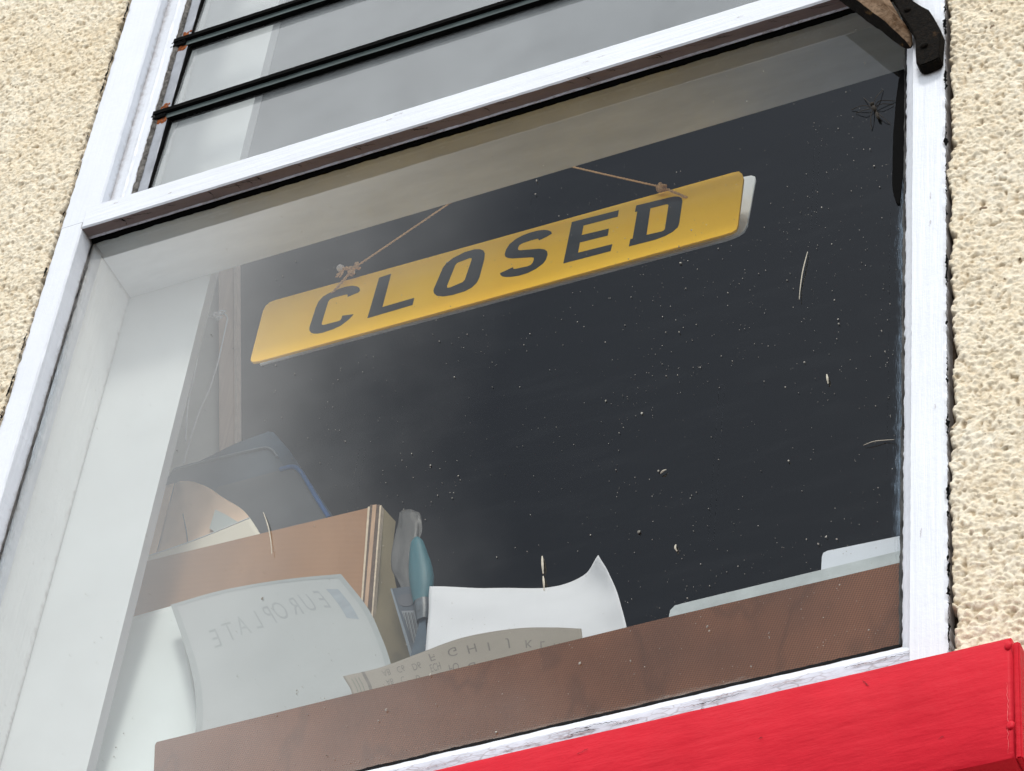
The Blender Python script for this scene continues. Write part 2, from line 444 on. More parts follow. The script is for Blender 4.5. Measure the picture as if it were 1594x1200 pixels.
# left jamb: one outer face, with a stop bead beside the louvres
sweep('frame_jamb', 'z', 3.30, 4.222, [(-.5376, .02), (-.5378, YF + .002), (-.5356, YF), (-.5103, YF), (-.5088, YF + .0018), (-.5080, -.0005), (-.5080, .02)], 700,
      [0, .0016, .0010, .0004, .0004, .0005, 0], M_frame_z, win, 1, 75)
sweep('frame_jamb', 'z', 4.2222, 4.86, [(-.5376, .02), (-.5378, YF + .002), (-.5356, YF), (-.4945, YF), (-.4930, YF + .002), (-.4930, -.0085), (-.4790, -.0080), (-.4775, -.0105), (-.4755, -.0090), (-.4680, -.0090), (-.4665, -.0070), (-.4665, .02)], 500,
      [0, .0016, .0010, .0003, .0003, .0003, .0002, .0003, .0003, .0003, .0007, 0], M_frame_z, win, 2, 75)
sweep('frame_jamb', 'z', 3.30, 4.86, [(.4165, .02), (.4165, -.0005), (.4215, -.009), (.4275, -.0150), (.4290, -.0185), (.4310, YF), (.4590, YF), (.4618, YF + .002), (.4620, .02)], 900,
      [0, .0010, .0005, .0003, .0003, .0003, .0009, .0014, 0], M_frame_z, win, 3, 130)
tr = sweep('transom', 'x', -.5083, .4305, [(-.0005, 4.2470), (YF + .0008, 4.2478), (YF - .0007, 4.2462), (YF - .0007, 4.2132), (YF + .0012, 4.2117), (-.0090, 4.2125), (-.0078, 4.2105), (-.0060, 4.2125), (-.0005, 4.2160)], 900,
           [0, .0005, .0005, .0005, .0005, .0006, .0005, .0003, 0], [M_frame_x, M_soffit, M_bead], win, 4, 70, fmat=[0, 0, 0, 0, 1, 2, 2, 1, 0])
sweep('mastic_line', 'x', -.5060, .4150, [(-.0058, 4.2128), (-.0045, 4.2095), (-.0012, 4.2085), (-.0006, 4.2150)], 900, [.0003, .0009, .0011, .0003], M_gap, win, 5, 90)
sweep('bottom_rail', 'x', -.5080, .4620, [(-.0005, 3.3436), (-.0040, 3.3394), (-.0120, 3.3312), (-.0190, 3.3200), (-.0208, 3.3150), (-.0216, 3.3060), (-.0210, 3.2950), (.02, 3.2950), (.02, 3.3436)], 900,
      [.0007, .0009, .0009, .0010, .0008, .0004, 0, 0, 0], [M_frame_x, M_bead], win, 6, 60, fmat=[0, 0, 0, 1, 1, 1, 0, 0, 0])
# black line of perished putty beside the glass, left and right
sweep('putty_line', 'z', 3.345, 4.21, [(-.5072, -.0022), (-.5060, -.0014), (-.5060, -.0004), (-.5076, -.0004)], 380, [.0010, .0009, .0004, .0003], M_black, win, 7, 90)
sweep('putty_line', 'z', 3.345, 4.19, [(.4140, -.0008), (.4152, -.0020), (.4168, -.0010), (.4168, -.0002)], 380, [.0009, .0009, .0004, .0002], M_black, win, 8, 80)
sweep('putty_line', 'x', -.505, .4160, [(-.0009, 3.3460), (-.0030, 3.3445), (-.0010, 3.3430)], 500, [.0009, .0012, .0004], M_black, win, 9, 70)
# black broken line where the render has come away from the frame
def edge_crack(name, x0, sgn, z0, z1, y, seed, wmax=.0036, bias=.10):
    n = int((z1 - z0) / .0011); vs, fs = [], []
    for i in range(n + 1):
        z = z0 + (z1 - z0) * i / n
        q = Vector((seed, z * 22, 0)); wv = mnoise.noise(q) + .6 * mnoise.noise(q * 3.3) + .45 * mnoise.noise(q * 9.1) - bias
        wdt = max(0.00004, min(1, wv * 1.5) * wmax)
        c = x0 + sgn * .0012 * (mnoise.noise(Vector((seed + 5, z * 120, 0))) + mnoise.noise(Vector((seed + 5, z * 420, 0))))
        a = .5 + .5 * mnoise.noise(Vector((seed + 8, z * 300, 0)))
        vs += [(c - wdt * a, y, z), (c + wdt * (1 - a) + .0003, y - .0002, z)]
    for i in range(n): fs.append((2 * i, 2 * i + 1, 2 * i + 3, 2 * i + 2))
    return mesh(name, vs, fs, M_gap, win)
edge_crack('edge_crack', -.5380, 1, 3.32, 4.84, -.0246, 3.3)
edge_crack('edge_crack', .4632, 1, 3.27, 4.84, -.0246, 9.1, .0042, .02)
def hair_crack(name, pts, wd, mat=None):
    vs, fs = [], []; n = 26
    pts = [Vector(p) for p in pts]
    for i in range(n + 1):
        p = curve_eval(pts, i / n); d = (curve_eval(pts, min(1, i / n + .02)) - curve_eval(pts, max(0, i / n - .02))).normalized()
        sd = d.cross(Vector((0, 1, 0))).normalized(); j = (mnoise.noise(p * 700) + .6 * mnoise.noise(p * 1900)) * .0011
        ww = wd * (.35 + .65 * abs(mnoise.noise(p * 400)) * 2) * min(1, 5 * i / n + .1, 5 * (1 - i / n) + .1)
        vs += [p + sd * (j - ww), p + sd * (j + ww)]
    for i in range(n): fs.append((2 * i, 2 * i + 1, 2 * i + 3, 2 * i + 2))
    return mesh(name, vs, fs, mat or M_gap, win)
random.seed(21)
M_lilac = mat_plain('old_undercoat', (.30, .235, .25), .8, .2, .3, 200, .4)
for k in range(46):       # split lines along the bottom rail
    x = random.uniform(-.48, .41); ln = random.uniform(.006, .04)
    z = random.uniform(3.3085, 3.3150)
    hair_crack('paint_crack', [(x, -.0222, z), (x + ln * .5, -.0223, z + random.uniform(-.0008, .0008)), (x + ln, -.0222, z + random.uniform(-.001, .001))], random.uniform(.0002, .0006), M_lilac if k % 3 else M_gap)
for k in range(40):       # splits and lifted paint along the lower edge of the transom
    x = random.uniform(-.48, .38); ln = random.uniform(.003, .030)
    hair_crack('paint_crack', [(x, -.0205, 4.2108), (x + ln * .5, -.0190, 4.2107 + random.uniform(-.0004, .0002)), (x + ln, -.0170, 4.2106)], random.uniform(.0002, .0005))
for (px, py) in ((205, 297), (370, 290), (385, 292), (402, 282), (325, 315), (760, 152), (915, 118), (1024, 98), (560, 212)):
    p = P(px, py, -.0150); d = Vector((random.uniform(.002, .006), random.uniform(-.004, .004), 0))
    hair_crack('paint_crack', [Vector((p.x, -.0215, 4.2104)), Vector((p.x + d.x, -.016, 4.2106)), Vector((p.x + d.x * .6, -.0095, 4.2104))], .0009)
for k in range(16):       # curled flakes of paint hanging from it
    x = random.uniform(-.46, .38); wd = random.uniform(.003, .010); hh = random.uniform(.001, .0032)
    vs, fs = [], []
    for i in range(7):
        for j in range(4):
            a, b = i / 6, j / 3
            vs.append((x + wd * (a - .5) * (1 - .5 * b) + .0006 * random.random(), -.0090 - .0015 * b * b - .0006 * random.random(), 4.2105 - hh * b * (.6 + .4 * math.sin(a * 3))))
    for i in range(6):
        for j in range(3): q = i * 4 + j; fs.append((q, q + 1, q + 5, q + 4))
    mesh('paint_flake', vs, fs, M_bead, win)
for k in range(14):       # nicks in the faces of the jambs and transom
    if k % 2: x = random.choice((random.uniform(-.531, -.513), random.uniform(.434, .456))); z = random.uniform(3.36, 4.18); a, b = .0008, random.uniform(.003, .012)
    else: x = random.uniform(-.48, .40); z = random.uniform(4.216, 4.244); a, b = random.uniform(.004, .014), .0006
    hair_crack('paint_crack', [(x, YF - .0009, z), (x + a * .5, YF - .0009, z + b * .5), (x + a, YF - .0009, z + b)], .00022, M_lilac)
# the fixed pane
box('glass_pane', -.5095, .4185, 0, .0035, 3.338, 4.217, M_glass, win)
# brushed paint that strayed on to the glass
def make_smear(name, along, col=(.62, .70, .80), lo=.50):
    m, t = nt(name); v = coords(t, along); v0 = coords(t)
    at = N(t, 'ShaderNodeAttribute'); at.attribute_name = 'edge'
    f = math_(t, 'ADD', noise(t, v, 120, 6, .7), math_(t, 'MULTIPLY', at.outputs['Fac'], .42))
    f = math_(t, 'SUBTRACT', f, math_(t, 'MULTIPLY', noise(t, v0, 11, 3, .6), .45))
    f = ramp(t, f, [(lo - .10, 0.), (lo + .22, .85)])
    tr_ = N(t, 'ShaderNodeBsdfTransparent'); d = N(t, 'ShaderNodeBsdfDiffuse'); d.inputs[0].default_value = (*col, 1)
    mx = N(t, 'ShaderNodeMixShader'); L(t, f, mx.inputs[0]); L(t, tr_.outputs[0], mx.inputs[1]); L(t, d.outputs[0], mx.inputs[2])
    o = N(t, 'ShaderNodeOutputMaterial'); L(t, mx.outputs[0], o.inputs[0]); return m
def smear(x0, x1, z0, z1, mat, horizontal=False, flip=False, y=-.0004):
    n = 24; vs, fs, ed = [], [], []
    for i in range(n + 1):
        for k in range(7):
            a, b = i / n, k / 6
            if horizontal: vs.append((x0 + (x1 - x0) * a, y, z0 + (z1 - z0) * b))
            else: vs.append((x0 + (x1 - x0) * b, y, z0 + (z1 - z0) * a))
            e = (1 - b) if flip else b
            ed.append(e * min(1, 6 * a, 6 * (1 - a)))
    for i in range(n):
        for k in range(6):
            q = i * 7 + k; fs.append((q, q + 1, q + 8, q + 7))
    o = mesh('paint_smear', vs, fs, mat, win)
    a_ = o.data.attributes.new('edge', 'FLOAT', 'POINT'); a_.data.foreach_set('value', ed)
    return o
SM = make_smear('paint_smear_upright', (14, 1, .5), (.26, .34, .43), .60)
smear(.402, .4165, 3.36, 4.06, SM)
smear(-.5075, -.488, 3.36, 4.18, make_smear('paint_smear_left', (14, 1, .5), (.5, .56, .62), .62), flip=True)
smear(-.43, .41, 3.3436, 3.356, make_smear('paint_smear_foot', (.6, 1, 12), (.3, .28, .26), .58), True, flip=True)

SD = make_smear('dried_drip', (40, 1, 2.5), (.40, .45, .48), .93)
for px, py, wd, ln in ((835, 262, .006, .09), (803, 280, .004, .06), (1268, 230, .005, .12), (560, 700, .007, .16), (1120, 600, .005, .20)):
    c = P(px, py); smear(c.x, c.x + wd, c.z - ln, c.z, SD, y=-.0006)
# louvred top light
LZ = [4.2750, 4.4105, 4.5460, 4.6815, 4.8170]
for k in range(5):
    z0 = LZ[k] - .1375 if k else 4.2475
    z1 = LZ[k] + .004 if k < 5 else 4.86
ZJ = [4.4095, 4.5455, 4.6815, 4.8175]
edges = [4.2380] + ZJ
for k, zb in enumerate(edges[:-1]):
    zt = edges[k + 1]
    yb, yt = -.0035, .0030
    vs = []
    for (z, y) in ((zb - .004, yb), (zt + .006, yt)):
        for x in (-.4605, .43): vs += [(x, y, z), (x, y + .0055, z)]
    fs = [(0, 2, 6, 4), (1, 5, 7, 3), (0, 1, 3, 2), (4, 6, 7, 5), (0, 4, 5, 1), (2, 3, 7, 6)]
    mesh('louvre_blade', vs, fs, M_louvre, win)
for zj in ZJ:  # black bar stands in for the dark gap between blades, greenish glass edge on it
    sweep('blade_gap_bar', 'x', -.468, .43, [(-.0100, zj + .0045), (-.0100, zj - .0015), (-.0062, zj - .0025), (-.0060, zj - .0100), (-.0040, zj - .0110), (.0060, zj - .0060), (.0060, zj + .0045)], 240,
          [.0003] * 5 + [0, 0], [M_gap, M_blade_edge], win, 12 + zj, 40, fmat=[0, 0, 1, 0, 0, 0, 0])
    bm = bmesh.new(); addbox(bm, -.4700, -.4520, -.0085, -.0015, zj - .0085, zj + .004)
    for q in range(14): blob(bm, Vector((-.4610 + random.uniform(-.009, .008), -.0080, zj - .002 + random.uniform(-.008, .007))), random.uniform(.0015, .0034), (1, .5, 1), 1, .3)
    done('blade_clip', bm, M_gap, win)
    bm = bmesh.new()
    for _ in range(46):
        a = random.choice((-1, 1)); blob(bm, Vector((-.4560 + random.uniform(-.006, .005), -.0056, zj - .001 + a * random.uniform(.008, .019) * (1.0 if a > 0 else .8))), random.uniform(.0008, .0026), (1, .35, 1.3), 1, .3)
    done('rust_patch', bm, M_rust, win)
sweep('louvre_rail', 'z', 4.2475, 4.86, [(-.4632, -.0055), (-.4508, -.0055), (-.4500, -.0048), (-.4500, .004), (-.4632, .004)], 260, [.0004, .0005, .0005, 0, 0], M_metal, win, 21, 60)
sweep('rail_gap', 'z', 4.2475, 4.86, [(-.4499, -.0045), (-.4480, -.0040), (-.4480, .003), (-.4499, .003)], 200, [.0003, .0006, 0, 0], M_gap, win, 22, 50)
sweep('putty_line', 'z', 4.2475, 4.86, [(-.4668, -.0085), (-.4630, -.0075), (-.4615, -.0060), (-.4668, -.0050)], 320, [.0014, .0012, .0006, .0002], mat_plain('perished_putty', (.10, .095, .09), .9, .1, .9, 190, .8), win, 23, 110)

# linings inside the pane
box('reveal_lining', -.5280, -.5105, .0040, .0855, 3.30, 4.86, M_lining, win)
box('soffit_board', -.5100, .4600, .0040, .0860, 4.2175, 4.2360, M_softb, win)
box('inner_reveal', .4400, .4600, .0040, .0855, 3.30, 4.2170, M_lining, win)

# ---------------------------------------------------------------- room behind (setting)
st = lambda o: tag(o, kind='structure')
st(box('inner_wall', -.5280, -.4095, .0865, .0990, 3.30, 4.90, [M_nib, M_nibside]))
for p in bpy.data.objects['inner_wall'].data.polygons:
    if p.normal.x > .5: p.material_index = 1  # shade painted in: darker copy of the plaster on the right-facing edge
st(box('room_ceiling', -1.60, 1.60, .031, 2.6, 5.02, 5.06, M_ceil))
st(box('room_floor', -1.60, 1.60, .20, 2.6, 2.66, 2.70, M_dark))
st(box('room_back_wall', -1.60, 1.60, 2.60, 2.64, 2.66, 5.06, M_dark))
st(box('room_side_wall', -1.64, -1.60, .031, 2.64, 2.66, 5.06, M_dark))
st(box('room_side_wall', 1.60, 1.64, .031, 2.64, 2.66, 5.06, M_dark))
bm = bmesh.new()
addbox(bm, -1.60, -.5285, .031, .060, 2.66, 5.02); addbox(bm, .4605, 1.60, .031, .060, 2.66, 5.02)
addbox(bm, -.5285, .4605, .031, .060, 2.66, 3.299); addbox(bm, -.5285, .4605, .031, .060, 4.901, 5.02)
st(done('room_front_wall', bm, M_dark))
M_sillin = mat_plain('painted_inner_sill', (.24, .25, .26), .6, .3, .15, 9)
st(box('inner_sill', -.5100, .4395, .0050, .42, 3.318, 3.3370, M_sillin))
st(box('ground', -14, 14, -30, .0, -.02, 0, mat_plain('grey_street', (.16, .155, .15), .9, .1, .2, 1.2)))

# ---------------------------------------------------------------- red sill board
red = thing('window_sill', 'bright red painted timber sill board with squared end below the window', 'sill')
RT = 3.2520
nseg = 300
def sillprof(): 
    y0 = -.0780
    return [(-.0285, RT + .004), (y0 + .004, RT + .0005), (y0 + .001, RT - .0008), (y0, RT - .004), (y0, 3.1395), (y0 + .0015, 3.1360), (y0 + .006, 3.1345), (-.0285, 3.1330)]
sweep('front_board', 'x', -.75, .5290, sillprof(), 420, [0, .0005, .0005, .0006, .0006, .0007, .0006, 0], M_red, red, 31, 22)
# return piece on the end with a raised corner bead
box('end_board', .5292, .5345, -.0740, -.0290, 3.1370, 3.2500, M_red, red, .0012)
for zc in (3.1650, 3.2430):
    bm = bmesh.new(); blob(bm, Vector((.5275, -.0785, zc)), .0030, (1.1, .5, 1.3), 2, .1); done('filled_nail', bm, M_red, red)

random.seed(44)
M_chip = mat_plain('dark_red_nick', (.16, .006, .012), .7, .2, .3, 300)
for (px, py, ln, up) in ((897, 1174, .010, .003), (1342, 1058, .006, -.008), (1180, 1150, .004, .001), (1460, 1150, .005, .001), (1090, 1104, .003, 0)):
    c = P(px, py, -.0788)
    hair_crack('paint_nick', [c, c + Vector((ln * .5, 0, up * .6)), c + Vector((ln, 0, up))], .0004, M_chip).parent = red
c = P(1567, 1060, -.0788)
hair_crack('paint_nick', [c, c + Vector((.0004, 0, -.03)), c + Vector((0, 0, -.07))], .0002, mat_plain('pale_red_scrape', (.75, .16, .16), .6, .2, .2, 100)).parent = red
# ---------------------------------------------------------------- rusty ironwork in the top right corner
M_iron = None
def make_iron(name, rustc, lo, hi, base=(.0035, .003, .0025)):
    m, t = nt(name); v = coords(t)
    c = mixc(t, ramp(t, noise(t, v, 42, 8, .7), [(lo, 0.), (hi, 1.)]), base, rustc)
    c = mixc(t, ramp(t, noise(t, v, 300, 4, .7), [(.45, 0.), (.8, .7)]), c, (.02, .013, .008))
    bsdf(t, c, .9, .08, [(noise(t, v, 150, 6, .7), .9, .003)]); return m
M_iron = make_iron('black_flaking_iron', (.10, .055, .025), .62, .75)
M_stay = make_iron('rusty_brown_iron', (.24, .165, .11), .36, .56, (.07, .035, .015))
M_staydk = make_iron('rusty_dark_iron', (.16, .09, .03), .60, .70)
stay = thing('window_stay', 'rusted brown iron stay crossing the top right corner of the pane', 'stay')
def loft(name, rows, mats, parent, fm, n=26, amp=.0008):
    """rows: polylines of surveyed points joined into a closed skin"""
    cur = [[P(*p) for p in r] for r in rows]; k = len(cur); vs, fs, idx = [], [], []
    for i in range(n + 1):
        for j, c in enumerate(cur):
            p = curve_eval(c, i / n); q = p * 90 + Vector((j * 5, 0, 0))
            vs.append(p + Vector((mnoise.noise(q), mnoise.noise(q + Vector((9, 9, 9))), mnoise.noise(q - Vector((9, 9, 9))))) * amp)
    for i in range(n):
        for j in range(k):
            a, b = i * k + j, i * k + (j + 1) % k; fs.append((a, b, b + k, a + k)); idx.append(fm[j])
    fs.append(tuple(range(k))); fs.append(tuple(range(n * k, n * k + k))); idx += [fm[0], fm[0]]
    o = mesh(name, vs, fs, mats, parent, 30)
    for p, j in zip(o.data.polygons, idx): p.material_index = j
    return o
loft('stay_bar', [[(1270, -26, -0.0288), (1306, 0, -0.0288), (1360, 40, -0.0274), (1400, 70, -0.0259), (1414, 77, -0.0245)],
                  [(1300, -26, -0.0446), (1336, 2, -0.0446), (1375, 32, -0.0403), (1404, 58, -0.0331), (1417, 73, -0.0259)],
                  [(1340, -40, -0.0461), (1362, -10, -0.0461), (1392, 22, -0.0418), (1412, 50, -0.0331), (1420, 70, -0.0259)],
                  [(1362, -40, -0.0360), (1384, -2, -0.0360), (1402, 28, -0.0331), (1418, 52, -0.0288), (1422, 69, -0.0238)],
                  [(1340, -30, -0.0245), (1362, 0, -0.0245), (1385, 30, -0.0238), (1412, 60, -0.0230), (1419, 74, -0.0220)]],
     [M_staydk, M_stay], stay, [0, 1, 1, 0, 0], 40, .0011)
brk = thing('iron_bracket', 'black flaking iron bracket fixed on the right jamb beside the stay', 'bracket')
BO = [(1372, -30), (1404, -30), (1420.5, 0), (1433, 8), (1445, 14), (1453, 26), (1463, 44), (1465, 50), (1463, 70), (1462, 89), (1453, 94), (1441, 99), (1431, 102), (1425.6, 97), (1424.6, 80), (1424.4, 61), (1419, 48), (1412, 37), (1400, 20), (1392, 2)]
plate('bracket_plate', BO, lambda x, y: P(x, y, -.036), .0125, M_iron, brk, .0012)
for (x, y, r) in ((1438, 70, .004), (1412, 14, .0035)):
    bm = bmesh.new(); blob(bm, P(x, y, -.037), r, (1, .5, 1), 2, .12); done('bolt', bm, M_iron, brk)
# pale painted offcut wedged between the two
# ---------------------------------------------------------------- CLOSED sign
sign = thing('hanging_sign', 'yellow plate lettered CLOSED hung on string behind the pane', 'sign')
A_ = P(388, 563, .10); B_ = P(1149, 363, .106)
u_ = (B_ - A_).normalized(); lean = math.radians(10)
v_ = Vector((0, math.sin(lean), math.cos(lean))); v_ = (v_ - u_ * v_.dot(u_)).normalized()
n_ = u_.cross(v_)                      # points at the viewer side (-y)
if n_.y > 0: n_ = -n_
def SP(off=0.0):
    o = A_ + n_ * off
    def f(px, py):
        r = ray(px, py); return CAM + r * ((o - CAM).dot(n_) / r.dot(n_))
    return f
def make_yellow():
    m, t = nt('reflective_yellow_plate'); v = coords(t)
    c = mixc(t, ramp(t, noise(t, v, 9, 4, .6), [(.35, 0.), (.7, 1.)]), (1., .60, .026), (1., .56, .020))
    c = mixc(t, ramp(t, noise(t, coords(t, (.3, 3, 3)), 40, 5, .7), [(.6, 0.), (.85, .35)]), c, (.88, .53, .10))
    bsdf(t, c, .32, .45); return m
M_yellow = make_yellow()
YO = [(390.5, 556), (409, 484), (413, 476), (420, 470), (430, 466.5), (1142, 268), (1150, 266.5), (1155, 270), (1157.5, 277), (1148.5, 350), (1146, 357), (1140, 361), (1128, 365), (404, 562), (394, 563.5), (390, 561)]
plate('front_plate', YO, SP(), .0028, M_yellow, sign, .0003)
WO = [(404, 567), (420, 562), (1133, 371.5), (1150, 364.5), (1158, 359), (1163, 350), (1176, 279), (1175, 274), (1170, 272.5), (1150, 276), (440, 478), (425, 486)]
M_white_pl = mat_plain('white_reflective_plate', (.93, .96, .97), .3, .5, .04, 14)
plate('back_plate', WO, SP(-.034), .0028, M_white_pl, sign, .0006)
z1 = lambda pts: [(460 + x / 4.981, 400 + y / 4.981) for x, y in pts]
z2 = lambda pts: [(760 + x / 4.981, 280 + y / 4.981) for x, y in pts]
z3 = lambda pts: [(380 + x / 3.0, 230 + y / 3.0) for x, y in pts]
GL = [
 (z1([(500, 258), (494, 238), (476, 227), (440, 222), (400, 227), (340, 245), (270, 274), (215, 305), (178, 345), (157, 392), (108, 545), (107, 568), (118, 584), (140, 592), (170, 592), (205, 586), (290, 558), (350, 530), (400, 492), (425, 470), (448, 443), (362, 455), (355, 480), (345, 491), (325, 499), (215, 527), (204, 524), (202, 512), (252, 345), (268, 325), (295, 314), (385, 290), (402, 288), (405, 308), (440, 292), (488, 272)]), ()),
 (z1([(648, 160), (740, 130), (672, 388), (920, 316), (907, 370), (557, 473)]), ()),
 (z3([(886, 658), (928, 560), (945, 538), (975, 515), (1030, 487), (1075, 474), (1100, 473), (1117, 479), (1124, 492), (1121, 520), (1098, 605), (1085, 630), (1062, 652), (1030, 669), (970, 687), (930, 693), (900, 690), (887, 680), (884, 668)]),
  (z3([(985, 548), (995, 536), (1052, 514), (1062, 514), (1062, 524), (1030, 617), (1020, 627), (962, 652), (948, 653), (947, 643)]),)),
 (z2([(493, 414), (487, 400), (465, 390), (430, 387), (385, 392), (330, 406), (270, 428), (215, 457), (165, 497), (138, 540), (127, 578), (133, 594), (150, 603), (185, 607), (335, 598), (351, 602), (354, 614), (345, 640), (330, 658), (305, 669), (212, 689), (196, 690), (192, 676), (92, 722), (94, 734), (106, 745), (135, 751), (175, 750), (235, 741), (305, 720), (370, 687), (425, 646), (447, 615), (460, 575), (455, 552), (435, 538), (395, 533), (245, 545), (231, 541), (230, 525), (242, 503), (270, 487), (330, 467), (385, 453), (392, 467), (450, 440)]), ()),
 (z2([(648, 326), (1012, 234), (1003, 283), (738, 352), (724, 427), (935, 377), (925, 430), (710, 483), (695, 564), (962, 497), (948, 550), (582, 646)]), ()),
 (z2([(1148, 198), (1400, 136), (1445, 128), (1480, 130), (1500, 142), (1505, 160), (1480, 335), (1468, 366), (1430, 400), (1370, 433), (1290, 463), (1090, 514), (1102, 458), (1119, 455), (1156, 243), (1138, 247)]),
  (z2([(1257, 218), (1378, 187), (1394, 189), (1397, 200), (1369, 380), (1358, 393), (1340, 400), (1226, 426)]),)),
]
M_letter = mat_plain('black_letter_film', (.016, .022, .027), .35, .45, .1, 30)
for ol, hl in GL:
    o = plate('letter', ol, SP(.0004), .0003, M_letter, sign, 0, hl)
M_string = mat_plain('tan_twine', (.62, .38, .19), .85, .2, .45, 900, .9, (1, 1, 1))
hook = P(811, 240, .118) + Vector((0, 0, .0))
def strand(name, pts, r, par, tw=.0009):
    """two twisted plies"""
    pts = [Vector(p) for p in pts]; bm = bmesh.new()
    n = max(12, int(sum((pts[i + 1] - pts[i]).length for i in range(len(pts) - 1)) / .0016))
    for ph in (0, math.pi):
        c = []
        for i in range(n + 1):
            p = curve_eval(pts, i / n); d = (curve_eval(pts, min(1, i / n + .01)) - curve_eval(pts, max(0, i / n - .01))).normalized()
            a = d.cross(Vector((.1, .9, .4))).normalized(); b = d.cross(a); q = ph + i * 1.1
            c.append(p + (a * math.cos(q) + b * math.sin(q)) * tw)
        tube('', c, r, None, bm=bm, seg=6, sub=1)
    return done(name, bm, M_string, par)
SPf = SP(.004)
k1, h1 = SP(.006)(557, 413), SP(.001)(519, 454)
k2, h2 = SP(.006)(1030, 291), SP(.001)(1068, 307)
strand('hanging_string', [k1, (k1 + hook) / 2 + Vector((0, 0, -.0006)), hook], .00065, sign, .0005)
strand('hanging_string', [k2, (k2 + hook) / 2 + Vector((0, 0, -.001)), hook], .00065, sign, .0005)
strand('hanging_string', [k1, SP(.006)(540, 430), h1, SP(-.006)(515, 457)], .0009, sign, .0007)
strand('hanging_string', [k2, SP(.005)(1050, 299), h2, SP(-.006)(1071, 309)], .0009, sign, .0007)
def knot(c, s, par, seed):
    random.seed(seed); bm = bmesh.new()
    for k in range(4):
        ax = Vector((random.uniform(-1, 1), random.uniform(-.3, .3), random.uniform(-1, 1))).normalized()
        a = ax.cross(Vector((0, 1, .2))).normalized(); b = ax.cross(a)
        pts = [c + (a * math.cos(q) * s + b * math.sin(q) * s * .8) + ax * s * .3 * math.sin(2 * q) for q in [i * math.pi / 5 for i in range(10)]]
        tube('', pts, s * .30, None, bm=bm, seg=6, sub=3)
    return done('knot', bm, M_string, par)
knot(SP(.008)(1030, 292), .0048, sign, 3)
knot(SP(.008)(556, 414), .0038, sign, 4); knot(SP(.008)(547, 424), .0034, sign, 6)
strand('string_tail', [SP(.008)(556, 416), SP(.010)(545, 417), SP(.011)(530, 419)], .0013, sign, .0011)
bm = bmesh.new(); blob(bm, SP(.012)(530, 417), .0042, (1, 1, 1), 2, .12); 
done('frayed_end', bm, mat_plain('pale_frayed_fibre', (.66, .62, .62), .9, .2, .3, 300, .6), sign)
for k in range(7):
    a = SP(.011)(530 + k * .8, 421); b = a + Vector((random.uniform(-.006, .001), -.001, random.uniform(-.012, -.005)))
    tube('frayed_thread', [a, (a + b) / 2 + Vector((.001, 0, 0)), b], .0005, M_string, sign)
# ---------------------------------------------------------------- things on the inner sill
def make_weave(name, c1, c2, scale=1.0, dirt=True, stain=False):
    """rough mesh-textured back of hardboard"""
    m, t = nt(name); v = coords(t)
    sp = N(t, 'ShaderNodeSeparateXYZ'); L(t, v, sp.inputs[0])
    w = 2 * math.pi / (.0034 * scale)
    a = math_(t, 'SINE', math_(t, 'MULTIPLY', math_(t, 'ADD', sp.outputs[0], math_(t, 'MULTIPLY', sp.outputs[2], .55)), w))
    b = math_(t, 'SINE', math_(t, 'MULTIPLY', math_(t, 'SUBTRACT', sp.outputs[2], math_(t, 'MULTIPLY', sp.outputs[0], .35)), w))
    wv = math_(t, 'MULTIPLY_ADD', math_(t, 'MULTIPLY', a, b), .5); wv.node.inputs[2].default_value = .5
    big = ramp(t, noise(t, coords(t, (1, 1, .35)), 9, 6, .6), [(.35, 0.), (.68, 1.)])
    c = mixc(t, big, c1, tuple(k * .62 for k in c1))
    c = mixc(t, math_(t, 'MULTIPLY', wv, .95), c, c2)
    if stain:      # old damp rings and a sooty patch
        q = noise(t, coords(t, (1, 1, .45)), 7, 4, .55)
        ring = ramp(t, q, [(.50, 0.), (.525, .26), (.55, 0.)])
        c = mixc(t, ring, c, (.035, .018, .012))
        c = mixc(t, ramp(t, noise(t, v, 4.5, 3, .5), [(.52, 0.), (.66, .38)]), c, (.045, .028, .022))
    if dirt:
        c = mixc(t, ramp(t, noise(t, v, 500, 3, .6), [(.68, 0.), (.75, .6)]), c, (.45, .34, .24))
    bsdf(t, c, .85, .15, [(wv, .5, .0006)]); return m
M_hard = make_weave('brown_hardboard_back', (.27, .120, .063), (.10, .043, .025), stain=True)
M_hard2 = make_weave('tan_hardboard_back', (.44, .25, .135), (.28, .15, .08), .8, False)

brown = plate('hardboard_panel', [(238, 1240), (241, 1160), (244, 1155), (500, 1092), (1030, 963), (1399, 876), (1404, 878), (1408, 1030), (1000, 1130), (620, 1215), (420, 1270)],
              lambda x, y: P(x, y, .0120), .0035, M_hard)
# trim to sill level is hidden below the bottom rail
tag(brown, 'dark brown hardboard strip propped against the foot of the pane', 'board')

M_paper = mat_plain('white_paper', (.64, .65, .68), .7, .2, .03, 12, .1)
M_paperg = mat_plain('milky_plastic_sheet', (.33, .35, .355), .45, .4, .05, 10, .1)
M_paperl = mat_plain('pale_board', (.66, .72, .72), .6, .3, .04, 12, .1)
M_plateg = mat_plain('grey_plate_back', (.42, .46, .47), .45, .4, .18, 30, .1)
gp = plate('blank_plate', [(1040, 990), (1041, 958), (1043, 949), (1050, 942), (1064, 938), (1399, 857), (1410, 856), (1410, 930), (1200, 985)],
           lambda x, y: P(x, y, .0190), .003, M_plateg, None, .0005)
tag(gp, 'long grey blank plate standing behind the brown board at the right', 'plate')
wp = plate('blank_plate', [(1276, 920), (1279, 866), (1281, 860), (1288, 856.5), (1398, 834), (1412, 833), (1414, 900), (1340, 920)],
           lambda x, y: P(x, y, .0270), .003, mat_plain('white_plate', (.60, .64, .70), .4, .4, .05, 20), None, .0005)
tag(wp, 'short white blank plate with rounded corner, behind the long grey one', 'plate')

